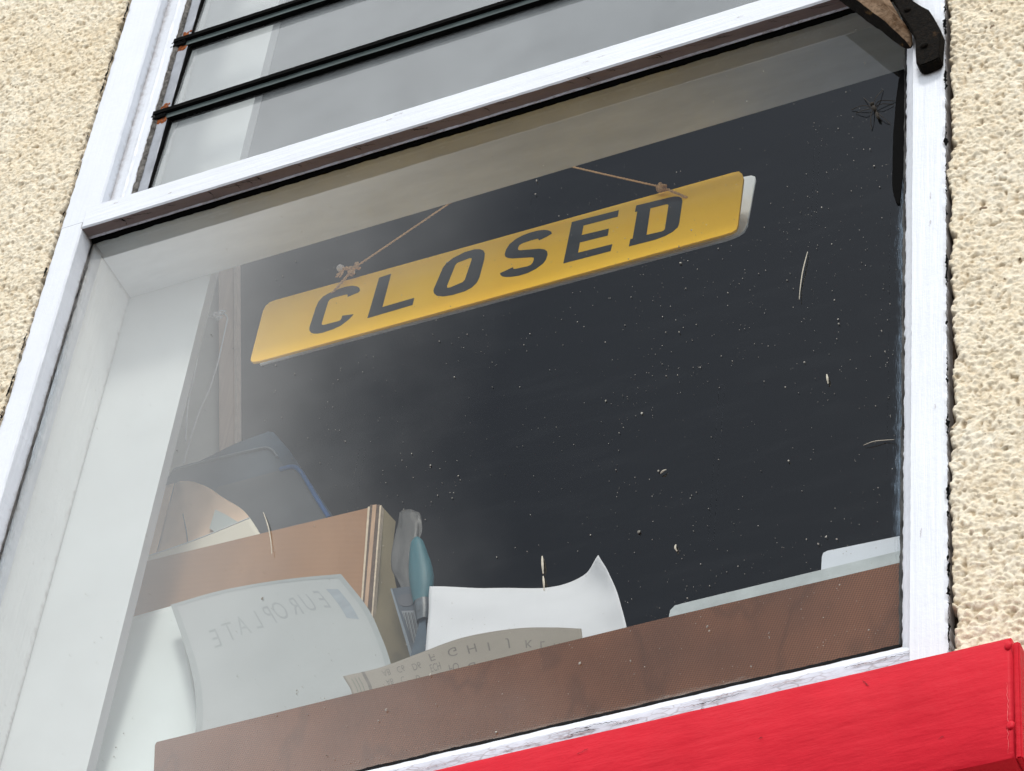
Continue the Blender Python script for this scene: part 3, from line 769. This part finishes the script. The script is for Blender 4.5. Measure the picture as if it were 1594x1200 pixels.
# curled white sheet with the raised corner
S2 = Surf([[(669, 913, 0.105), (757, 914, 0.108), (845, 914, 0.110), (905, 895, 0.104), (931, 864, 0.088)],
           [(667, 948, 0.100), (750, 945, 0.100), (845, 938, 0.100), (915, 920, 0.092), (948, 893, 0.080)],
           [(665, 985, 0.096), (745, 980, 0.092), (840, 968, 0.090), (920, 952, 0.082), (964, 930, 0.074)],
           [(662, 1026, 0.092), (745, 1018, 0.086), (840, 1002, 0.080), (925, 990, 0.076), (975, 972, 0.070)],
           [(658, 1080, 0.088), (745, 1072, 0.080), (840, 1050, 0.074), (925, 1040, 0.070), (984, 1020, 0.066)]])
pw = sheet('paper_sheet', S2, M_paper, nu=60, nv=40, wob=.0035)
tag(pw, 'plain white paper sheet with its right corner curling up to a point', 'paper')

# EUROPLATE sheet
S1 = Surf([[(266, 942, .120), (335, 922, .118), (400, 909, .115), (465, 900, .112), (531, 894, .110)],
           [(281, 985, .108), (355, 962, .104), (425, 948, .100), (500, 941, .098), (572, 946, .097)],
           [(295, 1030, .094), (375, 1006, .090), (450, 992, .086), (525, 986, .083), (594, 992, .082)],
           [(304, 1075, .080), (388, 1052, .075), (465, 1038, .070), (540, 1030, .067), (608, 1032, .066)],
           [(306, 1120, .066), (392, 1098, .060), (470, 1082, .056), (545, 1072, .052), (614, 1072, .052)],
           [(300, 1175, .054), (390, 1152, .048), (470, 1136, .044), (548, 1124, .040), (616, 1122, .040)]])
eu = sheet('curled_sheet', S1, M_paperg, nu=60, nv=50, th=.0006)
tag(eu, 'curled grey translucent sheet showing EUROPLATE in reverse', 'sheet')
M_faint = mat_plain('faint_grey_print', (.268, .288, .295), .6, .3, .1, 60)
M_faintb = mat_plain('faint_blue_print', (.25, .285, .315), .6, .3, .1, 60)
M_edge = mat_plain('clear_sheet_border', (.27, .295, .30), .4, .4, .05, 30)
def onS(S, a, b, lift=.00045): return S(a, b) + S.normal(a, b) * lift
word = 'EUROPLATE'
items = []
wch = .078
for i, ch in enumerate(word):
    a0 = .80 - i * wch; b0 = .085 + .018 * i
    items.append((ch, (lambda a0, b0: lambda x, y: onS(S1, a0 - x * wch * 1.15, b0 + .02 + (1 - y) * .125 - .02 + .015))(a0, b0)))
text_on('mirrored_print', items, M_faint, eu)
def patch(name, S, a0, a1, b0, b1, mat, par, lift=.00045, n=8):
    vs, fs = [], []
    for j in range(n + 1):
        for i in range(n + 1): vs.append(onS(S, a0 + (a1 - a0) * i / n, b0 + (b1 - b0) * j / n, lift))
    for j in range(n):
        for i in range(n):
            q = j * (n + 1) + i; fs.append((q, q + 1, q + n + 2, q + n + 1))
    return mesh(name, vs, fs, mat, par)
patch('printed_block', S1, .845, .915, .09, .29, M_faintb, eu)
patch('sheet_border', S1, 0, 1, .0, .022, M_edge, eu, .00055, 30)
patch('sheet_border', S1, .0, .03, .022, 1, M_edge, eu, .00055, 30)
patch('sheet_border', S1, .965, 1, .022, 1, M_edge, eu, .00055, 30)

# pale board to the left behind it
S0 = Surf([[(160, 974, .150), (220, 957, .150), (280, 940, .150)], [(120, 1090, .138), (210, 1070, .136), (300, 1050, .134)], [(70, 1250, .120), (190, 1230, .118), (330, 1200, .116)]])
pb = sheet('white_card', S0, M_paperl, nu=24, nv=24, th=.001)
tag(pb, 'large plain pale card leaning behind the left edge of the curled sheet', 'card')

# lettered strip lying along the brown board
S3 = Surf([[(534, 1053, .034), (590, 1040, .037), (648, 1019, .041), (720, 993, .044), (800, 979, .044), (860, 977, .041), (905, 979, .035)],
           [(548, 1080, .029), (602, 1068, .031), (660, 1050, .033), (730, 1030, .036), (805, 1012, .036), (862, 1005, .034), (907, 1000, .030)],
           [(548, 1118, .024), (605, 1104, .025), (665, 1088, .026), (735, 1070, .027), (806, 1052, .027), (862, 1040, .027), (908, 1030, .026)]])
ls = sheet('lettered_strip', S3, mat_plain('beige_card', (.25, .225, .19), .6, .3, .06, 20, .1), nu=70, nv=16, th=.0007)
tag(ls, 'beige card strip printed with upside down alphabet letters', 'card strip')
M_print = mat_plain('grey_brown_print', (.15, .135, .12), .7, .2, .2, 100)
items = []
def put(ch, a0, b0, w, hgt):
    items.append((ch, (lambda a0, b0: lambda x, y: onS(S3, min(.995, a0 + x * w), b0 + y * hgt, .0005))(a0, b0)))
for i, ch in enumerate('FGHIJKLM'): put(ch, .37 + i * .066, (.10, .14, .18, .22, .26, .32, .38, .46)[i], .050, .18)
for i, ch in enumerate(['AB', 'C6', 'D6', 'ECH', 'FO', 'G', 'H', 'I']): put(ch, .17 + i * .064, (.10, .13, .19, .34, .46, .54, .62, .70)[i], {1: .046, 2: .030, 3: .021}[len(ch)], .17)
for i, ch in enumerate(['AB', 'C', 'D', 'CH', 'O']): put(ch, .17 + i * .064, (.36, .40, .48, .60, .70)[i], .026, .15)
text_on('printed_letters', items, M_print, ls)
patch('strip_band', S3, .085, .10, .0, .95, M_print, ls)
items = []
for k in range(3): put('I', .025 + k * .016, .12, .04, .42)
text_on('printed_mark', items, mat_plain('dull_green_print', (.16, .17, .14), .7, .2, .2, 100), ls)

# tall hardboard-fronted drawer
drw = thing('drawer', 'tan hardboard drawer front with plywood edges and olive wooden side', 'drawer')
def quad_plate(name, pts, th, mat, par, dirv=None):
    vs = [P(*p) for p in pts]; n = (vs[1] - vs[0]).cross(vs[3] - vs[0]).normalized()
    if n.y < 0: n = -n
    if dirv: n = Vector(dirv)
    k = len(vs); v2 = vs + [v + n * th for v in vs]
    fs = [tuple(range(k)), tuple(range(k, 2 * k))] + [(i, (i + 1) % k, (i + 1) % k + k, i + k) for i in range(k)]
    return mesh(name, v2, fs, mat, par, 30)
quad_plate('drawer_front', [(150, 892, .190), (575, 790, .162), (560, 960, .156), (555, 1100, .150), (130, 1200, .180)], .004, M_hard2, drw)
M_ply = mat_plain('plywood_edge', (.40, .26, .17), .7, .2, .3, 200, .3, (.3, .3, .05))
M_plyd = mat_plain('dark_ply_edge', (.10, .065, .045), .7, .2, .3, 200, .3)
M_plyl = mat_plain('light_ply_edge', (.58, .48, .36), .7, .2, .2, 200, .3)
def estrip(x0t, x1t, x0b, x1b, mat, dy, yt=786, yb=930, ext=4.0):
    xt0 = x0t; e = ext
    quad_plate('edge_strip', [(x0t, yt, .160 + dy), (x1t, yt - 1, .160 + dy), (x1t + (x1b - x1t) * e / 3, yt + (yb - yt) * e / 3, .152 + dy), (x0t + (x0b - x0t) * e / 3, yt + (yb - yt) * e / 3, .152 + dy)], .006, mat, drw)
estrip(572.5, 576, 562, 565, M_plyl, 0, 789, 934, 3.6)
estrip(576, 580, 565, 568, M_plyd, -.0005)
estrip(580, 586, 568, 573.5, M_ply, -.001)
estrip(586, 591, 573.5, 578.5, M_plyd, -.0005, 786, 942, 3.4)
estrip(591, 593.5, 578.5, 581, M_plyl, -.001, 787, 950, 3.2)
M_olive = mat_plain('olive_wood_side', (.235, .195, .115), .75, .2, .2, 24, .3, (1, 1, .15))
quad_plate('drawer_side', [(593.5, 787, .160), (616, 812, .190), (609, 872, .186), (616, 925, .184), (632, 990, .178), (646, 1060, .172), (570, 1060, .150), (578, 950, .154)], .004, M_olive, drw)

# the stack behind: smoky plates
M_smoke = mat_plain('smoky_blue_plastic', (.06, .105, .16), .35, .5, .25, 7, .1)
M_smoke2 = mat_plain('slate_blue_plastic', (.10, .13, .165), .4, .5, .2, 9, .1)
M_blue = mat_plain('blue_plastic_lip', (.04, .14, .38), .4, .5, .2, 30)
t1 = thing('plastic_tray', 'dark slate plastic tray at the back of the left pile', 'tray')
def trayplane(Y, tilt):
    def f(x, y): return P(x, y, Y + tilt * (x - 350) / 300)
    return f
plate('tray_panel', [(200, 790), (240, 764), (255, 745), (280, 733), (369, 689), (418, 671.5), (426, 673), (450, 700), (520, 806), (480, 850), (260, 900), (190, 880)], trayplane(.262, .0), .004, M_smoke, t1)
t2 = thing('plastic_tray', 'smoky plastic tray with softly rounded corner, middle of the left pile', 'tray')
plate('tray_panel', [(250, 790), (262, 742), (268, 731), (300, 722), (405, 697.5), (416, 696), (423, 699), (430, 708), (490, 806), (470, 840), (260, 890)], trayplane(.250, 0), .003, M_smoke2, t2, .0006)
t3 = thing('plastic_tray', 'grey plastic tray with blue rounded lip, front of the left pile', 'tray')
plate('tray_panel', [(330, 770), (340, 757), (440, 730), (455, 725), (463, 727), (470, 735), (512, 806), (480, 840), (330, 880)], trayplane(.236, 0), .003, mat_plain('grey_plastic', (.145, .155, .165), .4, .5, .2, 9, .1), t3, .0006)
tube('tray_lip', [P(x, y, .2345) for x, y in [(436, 731), (448, 727.5), (457, 726.5), (465, 731), (474, 743), (490, 770), (512, 806)]], .0026, M_blue, t3)
tube('tray_lip', [P(x, y, .2485) for x, y in [(270, 731), (300, 722.5), (360, 708), (404, 698), (416, 697), (424, 701), (432, 711)]], .0013, mat_plain('pale_plastic_lip', (.24, .29, .34), .4, .5, .1, 30), t2)

# tan packets
M_kraft = mat_plain('kraft_paper', (.85, .62, .45), .8, .2, .1, 18, .4)
M_kraft2 = mat_plain('kraft_paper_shaded', (.40, .32, .27), .8, .2, .1, 18, .4)
SK0 = Surf([[(238, 760, .225), (255, 757, .225), (271, 752, .225)], [(226, 815, .221), (241, 812, .221), (257, 808, .221)], [(210, 880, .216), (226, 876, .216), (240, 872, .216)]])
kp = sheet('paper_packet', SK0, M_kraft, nu=10, nv=16, th=.001)
tag(kp, 'narrow tan paper packet at the far left of the pile', 'packet')
SK1 = Surf([[(273, 753, .222), (284, 749.5, .218), (296, 748.5, .215), (306, 753, .213)],
            [(262, 790, .219), (290, 772, .212), (322, 762, .208), (350, 777, .208)],
            [(252, 830, .217), (290, 806, .207), (335, 792, .203), (384, 800, .205)],
            [(241, 876, .214), (290, 860, .205), (345, 848, .201), (402, 836, .203)]])
kb = sheet('paper_bag', SK1, M_kraft, nu=30, nv=30, th=.001, wob=.0015)
tag(kb, 'crumpled tan paper bag with rounded top below the smoky trays', 'paper bag')
plate('bag_label', [(335, 793), (350, 800), (376, 816), (350, 840), (326, 822)], lambda x, y: P(x, y, .1985), .0004, mat_plain('pale_green_label', (.50, .55, .54), .7, .2, .05, 20), kb)
tube('bag_crease', [P(285, 800, .2085), P(290, 826, .2055), P(293, 850, .2035)], .0007, M_smoke2, kb)
SC = Surf([[(205, 874, .196), (300, 842, .194), (389, 806, .192)], [(208, 888, .194), (302, 862, .192), (402, 826, .190)], [(208, 920, .1925), (302, 900, .190), (420, 862, .188)]])
cc = sheet('cream_card', SC, mat_plain('cream_card_stock', (.68, .64, .54), .7, .2, .06, 20, .1), nu=24, nv=10, th=.0008)
tag(cc, 'cream card strip with bright cut edge lying across the tan bag', 'card')
tube('cut_edge', [P(205, 874, .1955), P(300, 842, .1935), P(389, 806, .1915)], .0009, M_paper, cc)

# leaning batten and panel beyond the plaster edge
pan = thing('leaning_panel', 'pale panel with a pinkish wooden batten leaning behind the plaster edge', 'panel')
plate('panel_sheet', [(300, 380), (339, 380), (341, 720), (200, 760), (215, 560)], lambda x, y: P(x, y, .300), .004, mat_plain('pale_fibreboard', (.90, .90, .85), .8, .2, .08, 9, .2), pan)
M_bat = mat_plain('pinkish_pine', (.92, .68, .56), .75, .2, .16, 55, .3, (2, 2, .06))
plate('wooden_batten', [(339.5, 370), (363, 370), (365, 740), (341, 740)], lambda x, y: P(x, y, .290), .012, M_bat, pan, .0006)
plate('batten_edge', [(363.5, 370), (368, 370), (369.5, 740), (365.5, 740)], lambda x, y: P(x, y, .288), .010, mat_plain('pale_pine_edge', (.88, .72, .62), .7, .2, .1, 60), pan)
cord = thing('looped_cord', 'thin white cord looped on a hook with two hanging ends', 'cord')
M_cord = mat_plain('pale_cord', (.95, .97, 1.), .8, .2, .1, 300)
Yc = .262
tube('cord_end', [P(x, y, Yc) for x, y in [(338, 489), (330, 493), (322, 494), (316, 500), (311, 530), (303, 580), (295, 615), (291, 645), (289, 686)]], .0010, M_cord, cord)
tube('cord_end', [P(x, y, Yc) for x, y in [(342, 488), (350, 489), (354, 496), (350, 515), (340, 560), (326, 605), (312, 636), (302, 665), (293, 695), (286, 722)]], .0010, M_cord, cord)
bm = bmesh.new()
for c, s in (((338, 489), .0045), ((346, 486), .0040), ((341, 495), .0032)):
    cc_ = P(*c, Yc - .002); 
    pts = [cc_ + Vector((math.cos(q) * s, math.sin(q * 2) * .001, math.sin(q) * s * .7)) for q in [i * math.pi / 5 for i in range(11)]]
    tube('', pts, .0012, None, bm=bm, seg=6, sub=3)
done('cord_knot', bm, M_cord, cord)

# torn grey liner, teal handle, dark packet
S4 = Surf([[(622, 798, .142), (628, 794, .141), (640, 793, .140), (650, 797, .140), (655, 803, .141)],
           [(616, 830, .138), (628, 828, .136), (640, 826, .135), (650, 826, .136), (657, 824, .138)],
           [(609, 880, .134), (622, 876, .131), (634, 870, .130), (645, 862, .132), (651, 850, .135)],
           [(620, 905, .131), (632, 905, .128), (642, 902, .127), (650, 895, .129), (655, 880, .132)],
           [(640, 945, .128), (646, 945, .126), (652, 942, .125), (658, 935, .127), (660, 920, .130)]])
tg = sheet('torn_plastic', S4, mat_plain('grey_translucent_film', (.085, .085, .083), .45, .4, .25, 30, .3), nu=24, nv=30, th=.0007, wob=.002)
tag(tg, 'torn grey plastic flap standing up beside the wooden drawer side', 'plastic scrap')
th_ = thing('tool_handle', 'teal moulded handle of a hand tool with clear blade below', 'tool')
def lathe_px(name, axis, Y, mat, par, seg=20):
    """axis: (px, py, radius in m)"""
    bm = bmesh.new(); rings = []
    cs = [P(x, y, Y) for x, y, _ in axis]
    n = 40; rr = [Vector((r, 0, 0)) for _, _, r in axis]
    for i in range(n + 1):
        c = curve_eval(cs, i / n); r = max(.0003, curve_eval(rr, i / n).x)
        d = (curve_eval(cs, min(1, i / n + .01)) - curve_eval(cs, max(0, i / n - .01))).normalized()
        a = d.cross(Vector((0, 1, 0))).normalized(); b = d.cross(a)
        rings.append([bm.verts.new(c + a * math.cos(q) * r + b * math.sin(q) * r * .7) for q in [2 * math.pi * k / seg for k in range(seg)]])
    for i in range(n):
        for k in range(seg): bm.faces.new((rings[i][k], rings[i][(k + 1) % seg], rings[i + 1][(k + 1) % seg], rings[i + 1][k]))
    bm.faces.new(rings[0]); bm.faces.new(rings[-1])
    return done(name, bm, mat, par)
lathe_px('handle', [(648, 838, .0030), (649, 846, .0065), (651.5, 866, .0095), (655, 890, .0120), (657, 912, .0115), (656, 937, .0080)], .118, mat_plain('teal_plastic', (.025, .12, .15), .5, .4, .15, 20), th_)
lathe_px('ferrule', [(657, 936, .0078), (657.5, 945, .0080), (658, 955, .0072), (658, 966, .006)], .117, mat_plain('scuffed_dark_plastic', (.05, .065, .08), .4, .5, .9, 110), th_)
plate('blade', [(654, 964), (662, 964), (668, 1040), (634, 1040)], lambda x, y: P(x, y, .116), .0015, mat_plain('blue_tinted_blade', (.04, .07, .10), .3, .5, .2, 40), th_)
dp = thing('carton', 'small dark blue carton with a ruled grey label by the teal handle', 'carton')
plate('carton_front', [(610, 916), (643, 912), (662, 913), (670, 1060), (656, 1062)], lambda x, y: P(x, y, .124), .002, mat_plain('dark_blue_card', (.035, .05, .07), .4, .5, .2, 30), dp)
plate('carton_edge', [(607.5, 916), (610, 916), (656, 1062), (650, 1062)], lambda x, y: P(x, y, .123), .010, mat_plain('grey_card_edge', (.16, .19, .22), .5, .4, .1, 30), dp)
plate('round_mark', [(632 + 13 * math.cos(q), 934 + 10 * math.sin(q)) for q in [i * math.pi / 12 for i in range(24)]], lambda x, y: P(x, y, .1234), .0003, mat_plain('dull_mark', (.07, .075, .09), .5, .4, .2, 30), dp)
lab = plate('carton_label', [(625, 951), (646, 950), (656, 1010), (648, 1012)], lambda x, y: P(x, y, .1233), .0003, mat_plain('grey_label', (.20, .215, .23), .6, .3, .1, 30), dp)
bm = bmesh.new()
for k in range(7):
    a = P(627.5 + k * 2.5, 953.5, .1229); b = P(639 + k * 2.1, 1000, .1229); c = Vector((.0005, 0, 0)) * (1 + k % 2)
    vs = [bm.verts.new(p) for p in (a, a + c, b + c, b)]; bm.faces.new(vs)
done('label_lines', bm, mat_plain('dark_label_lines', (.05, .055, .06), .6, .3, .1, 30), lab)

# ---------------------------------------------------------------- on the glass
fly = thing('crane_fly', 'long legged brown crane fly resting on the upper right glass', 'insect')
M_fly = mat_plain('brown_insect', (.016, .011, .006), .6, .2, .6, 700)
Yg = -.0032
bm = bmesh.new()
ax = (P(1368, 185, Yg) - P(1358, 160, Yg)); rot = ax.to_track_quat('Z', 'Y').to_matrix().to_4x4()
blob(bm, P(1357.5, 162, Yg), .0022, (1, .9, 1.0), 2)
blob(bm, P(1361, 169, Yg), .0027, (1, .8, 1.9), 2, 0, rot); blob(bm, P(1366, 180, Yg), .0023, (1, .8, 2.7), 2, 0, rot)
done('body', bm, M_fly, fly)
for pts in ([(1358, 166), (1342, 166), (1324, 168)], [(1358, 168), (1345, 173), (1331, 173)], [(1357, 164), (1349, 157), (1343, 149)],
            [(1359, 163), (1365, 152), (1373, 137)], [(1361, 165), (1372, 158), (1392, 154)], [(1361, 167), (1374, 163), (1390, 160)],
            [(1362, 171), (1371, 180), (1384, 190)], [(1358, 171), (1356, 184), (1355, 199)]):
    p = [P(x, y, Yg) for x, y in pts]; p[1] = p[1] + Vector((0, -.0012, 0)); p[2].y = -.0008
    tube('leg', p, .00036, M_fly, fly, 5)
dark_refl = plate('dark_reflection_strip', [(1390, 300), (1388.5, 285), (1390, 210), (1395, 150), (1399, 122), (1403, 113), (1408, 110), (1412, 110), (1410, 200), (1404, 280), (1400, 318), (1395, 316)],
            lambda x, y: P(x, y, -.0016), .0012, M_gap, None, .0003)  # added black shape imitating the dark reflection of the ironwork in the glass
tag(dark_refl, 'black rubber strip with rounded ends stuck along the upper right edge of the pane', 'reflection strip')

M_straw = mat_plain('dry_straw', (.44, .41, .34), .7, .3, .2, 300)
def straw(pts, r, label):
    p = [P(x, y, -.0018 - .0012 * (i % 2)) for i, (x, y) in enumerate(pts)]
    o = tube('straw', p, r, M_straw, None, 6, taper=lambda t: .55 + .45 * math.sin(math.pi * min(1, t * 1.2)))
    tag(o, label, 'straw', 'bits of straw stuck to the pane')
straw([(410, 798), (416, 815), (421, 838), (423, 862)], .00065, 'bent straw stuck on the glass over the tan drawer front')
straw([(844, 866), (844.5, 880), (845.5, 893)], .0011, 'short thick straw upper piece above the white paper sheet')
straw([(845.5, 897), (846.5, 908), (847, 919)], .0010, 'short straw piece touching the top edge of the white paper')
straw([(1257, 392), (1250, 420), (1246, 445), (1244, 466)], .00055, 'thin curved straw on the dark glass at the right of the sign')
straw([(1344, 693), (1360, 687), (1378, 685), (1392, 684)], .0004, 'faint curved fibre on the glass by the right jamb')
straw([(1287, 583), (1288, 590), (1289, 597)], .0010, 'tiny upright straw fragment on the dark glass far right')
straw([(1052, 848), (1051, 853), (1054, 858)], .0009, 'small curled fragment on dark glass over the grey plate')
straw([(1028, 737), (1032, 733), (1037, 731)], .0008, 'small slanting fragment in the middle of the dark glass')

# fly-specks, grit and dust on the outside of the pane: nobody could count it
random.seed(5)
bm = bmesh.new()
M_speck = mat_plain('pale_grit', (.30, .29, .26), .9, .1, .7, 35)
for k in range(4200):
    x = random.uniform(-.49, .412); z = random.uniform(3.35, 4.20)
    if random.random() > .25 + .75 * min(1, max(0, (x + .35) / .5)): continue
    if z > 4.05 and random.random() < .5: continue
    if mnoise.noise(Vector((x * 6, z * 6, 3))) < -.1 and random.random() < .7: continue
    r = min(.0013, .00018 * math.exp(abs(random.gauss(0, .55))))
    blob(bm, Vector((x, -.0009 - r * .3, z)), r, (1, .7, random.uniform(.8, 1.5)), 1, .25)
for (x, y, r) in [(835, 281, .0012), (833.5, 302, .0011), (1056, 384, .0013), (1056, 517, .0011), (942, 532, .0009), (1101, 975, .0014), (1104, 982, .0012), (1197, 985, .0010), (1198, 992, .0009),
                  (1169, 1037, .0011), (1228, 717, .0012), (1372, 515, .0012), (1377, 547, .0010), (1331, 717, .0008), (767, 243, .0009), (1163, 158, .0010), (1110, 159, .0009), (1332, 47, .0011), (1346, 98, .0011),
                  (670, 1049, .0012), (600, 1106, .0011), (678, 1095, .0011), (602, 1104, .0010), (1354, 232, .0010), (1286, 835, .0012), (1303, 838, .0011), (1274, 846, .0013), (981, 1029, .0013)]:
    c = P(x, y, -.0016)
    for q in range(3): blob(bm, c + Vector((random.uniform(-.0006, .0006), 0, random.uniform(-.001, .001))), r * random.uniform(.30, .60), (1, .8, 1.3), 1, .25)
dust = done('glass_grit', bm, M_speck)
tag(dust, 'pale grit and specks scattered over the outside of the pane', 'grit', kind='stuff')

# ---------------------------------------------------------------- daylight
EL, AZ = math.radians(49), math.radians(13)     # a hazy sun stands high in front of the wall
sdir = Vector((math.sin(AZ) * math.cos(EL), -math.cos(AZ) * math.cos(EL), math.sin(EL)))
sl = bpy.data.lights.new('sun', 'SUN'); sl.energy = 2.0; sl.angle = math.radians(12); sl.color = (1.0, .955, .89)
so = bpy.data.objects.new('sun', sl); COL.objects.link(so); so.rotation_euler = sdir.to_track_quat('Z', 'Y').to_euler()
so.location = (0, -3, 8)
w = bpy.data.worlds.new('World'); scene.world = w; w.use_nodes = True; t = w.node_tree; t.nodes.clear()
sky = N(t, 'ShaderNodeTexSky'); sky.sky_type = 'NISHITA'; sky.sun_disc = False
sky.sun_elevation = EL; sky.sun_rotation = math.atan2(sdir.x, sdir.y)
bg = N(t, 'ShaderNodeBackground'); bg.inputs['Strength'].default_value = .05; hs = N(t, 'ShaderNodeHueSaturation'); hs.inputs['Saturation'].default_value = .5; L(t, sky.outputs[0], hs.inputs['Color']); L(t, mixc(t, 1.0, hs.outputs[0], (.93, .98, 1.0), 'MULTIPLY'), bg.inputs[0])
tc = N(t, 'ShaderNodeTexCoord')
# cloudy sky with an added blue opening, shaped to darken the pane's right reflection
def refl(px, py):
    r = ray(px, py).normalized(); r.y = -r.y; return r
gap = refl(1260, 720)
dp_ = N(t, 'ShaderNodeVectorMath'); dp_.operation = 'DOT_PRODUCT'; dp_.inputs[1].default_value = gap
L(t, tc.outputs['Generated'], dp_.inputs[0])
ang = math_(t, 'ARCCOSINE', math_(t, 'MINIMUM', dp_.outputs['Value'], .999999))
nz = N(t, 'ShaderNodeTexNoise'); nz.inputs['Scale'].default_value = 8; nz.inputs['Detail'].default_value = 6; nz.inputs['Roughness'].default_value = .5
L(t, tc.outputs['Generated'], nz.inputs['Vector'])
sm = math_(t, 'ADD', ang, math_(t, 'MULTIPLY', math_(t, 'SUBTRACT', nz.outputs['Fac'], .5), .16))
mr = N(t, 'ShaderNodeMapRange'); mr.interpolation_type = 'SMOOTHSTEP'
mr.inputs['From Min'].default_value = math.radians(6.2); mr.inputs['From Max'].default_value = math.radians(13.2)
mr.inputs['To Min'].default_value = 0.012; mr.inputs['To Max'].default_value = 1.0
L(t, sm, mr.inputs['Value'])
cb = N(t, 'ShaderNodeBackground'); cb.inputs['Strength'].default_value = 1.65
cs = N(t, 'ShaderNodeTexNoise'); cs.inputs['Scale'].default_value = 3; cs.inputs['Detail'].default_value = 6; L(t, tc.outputs['Generated'], cs.inputs['Vector'])
L(t, ramp(t, cs.outputs['Fac'], [(.3, (.66, .72, .78)), (.65, (1., 1., .99))]), cb.inputs[0])
mx = N(t, 'ShaderNodeMixShader'); L(t, mr.outputs[0], mx.inputs[0]); L(t, bg.outputs[0], mx.inputs[1]); L(t, cb.outputs[0], mx.inputs[2])
wo = N(t, 'ShaderNodeOutputWorld'); L(t, mx.outputs[0], wo.inputs[0])
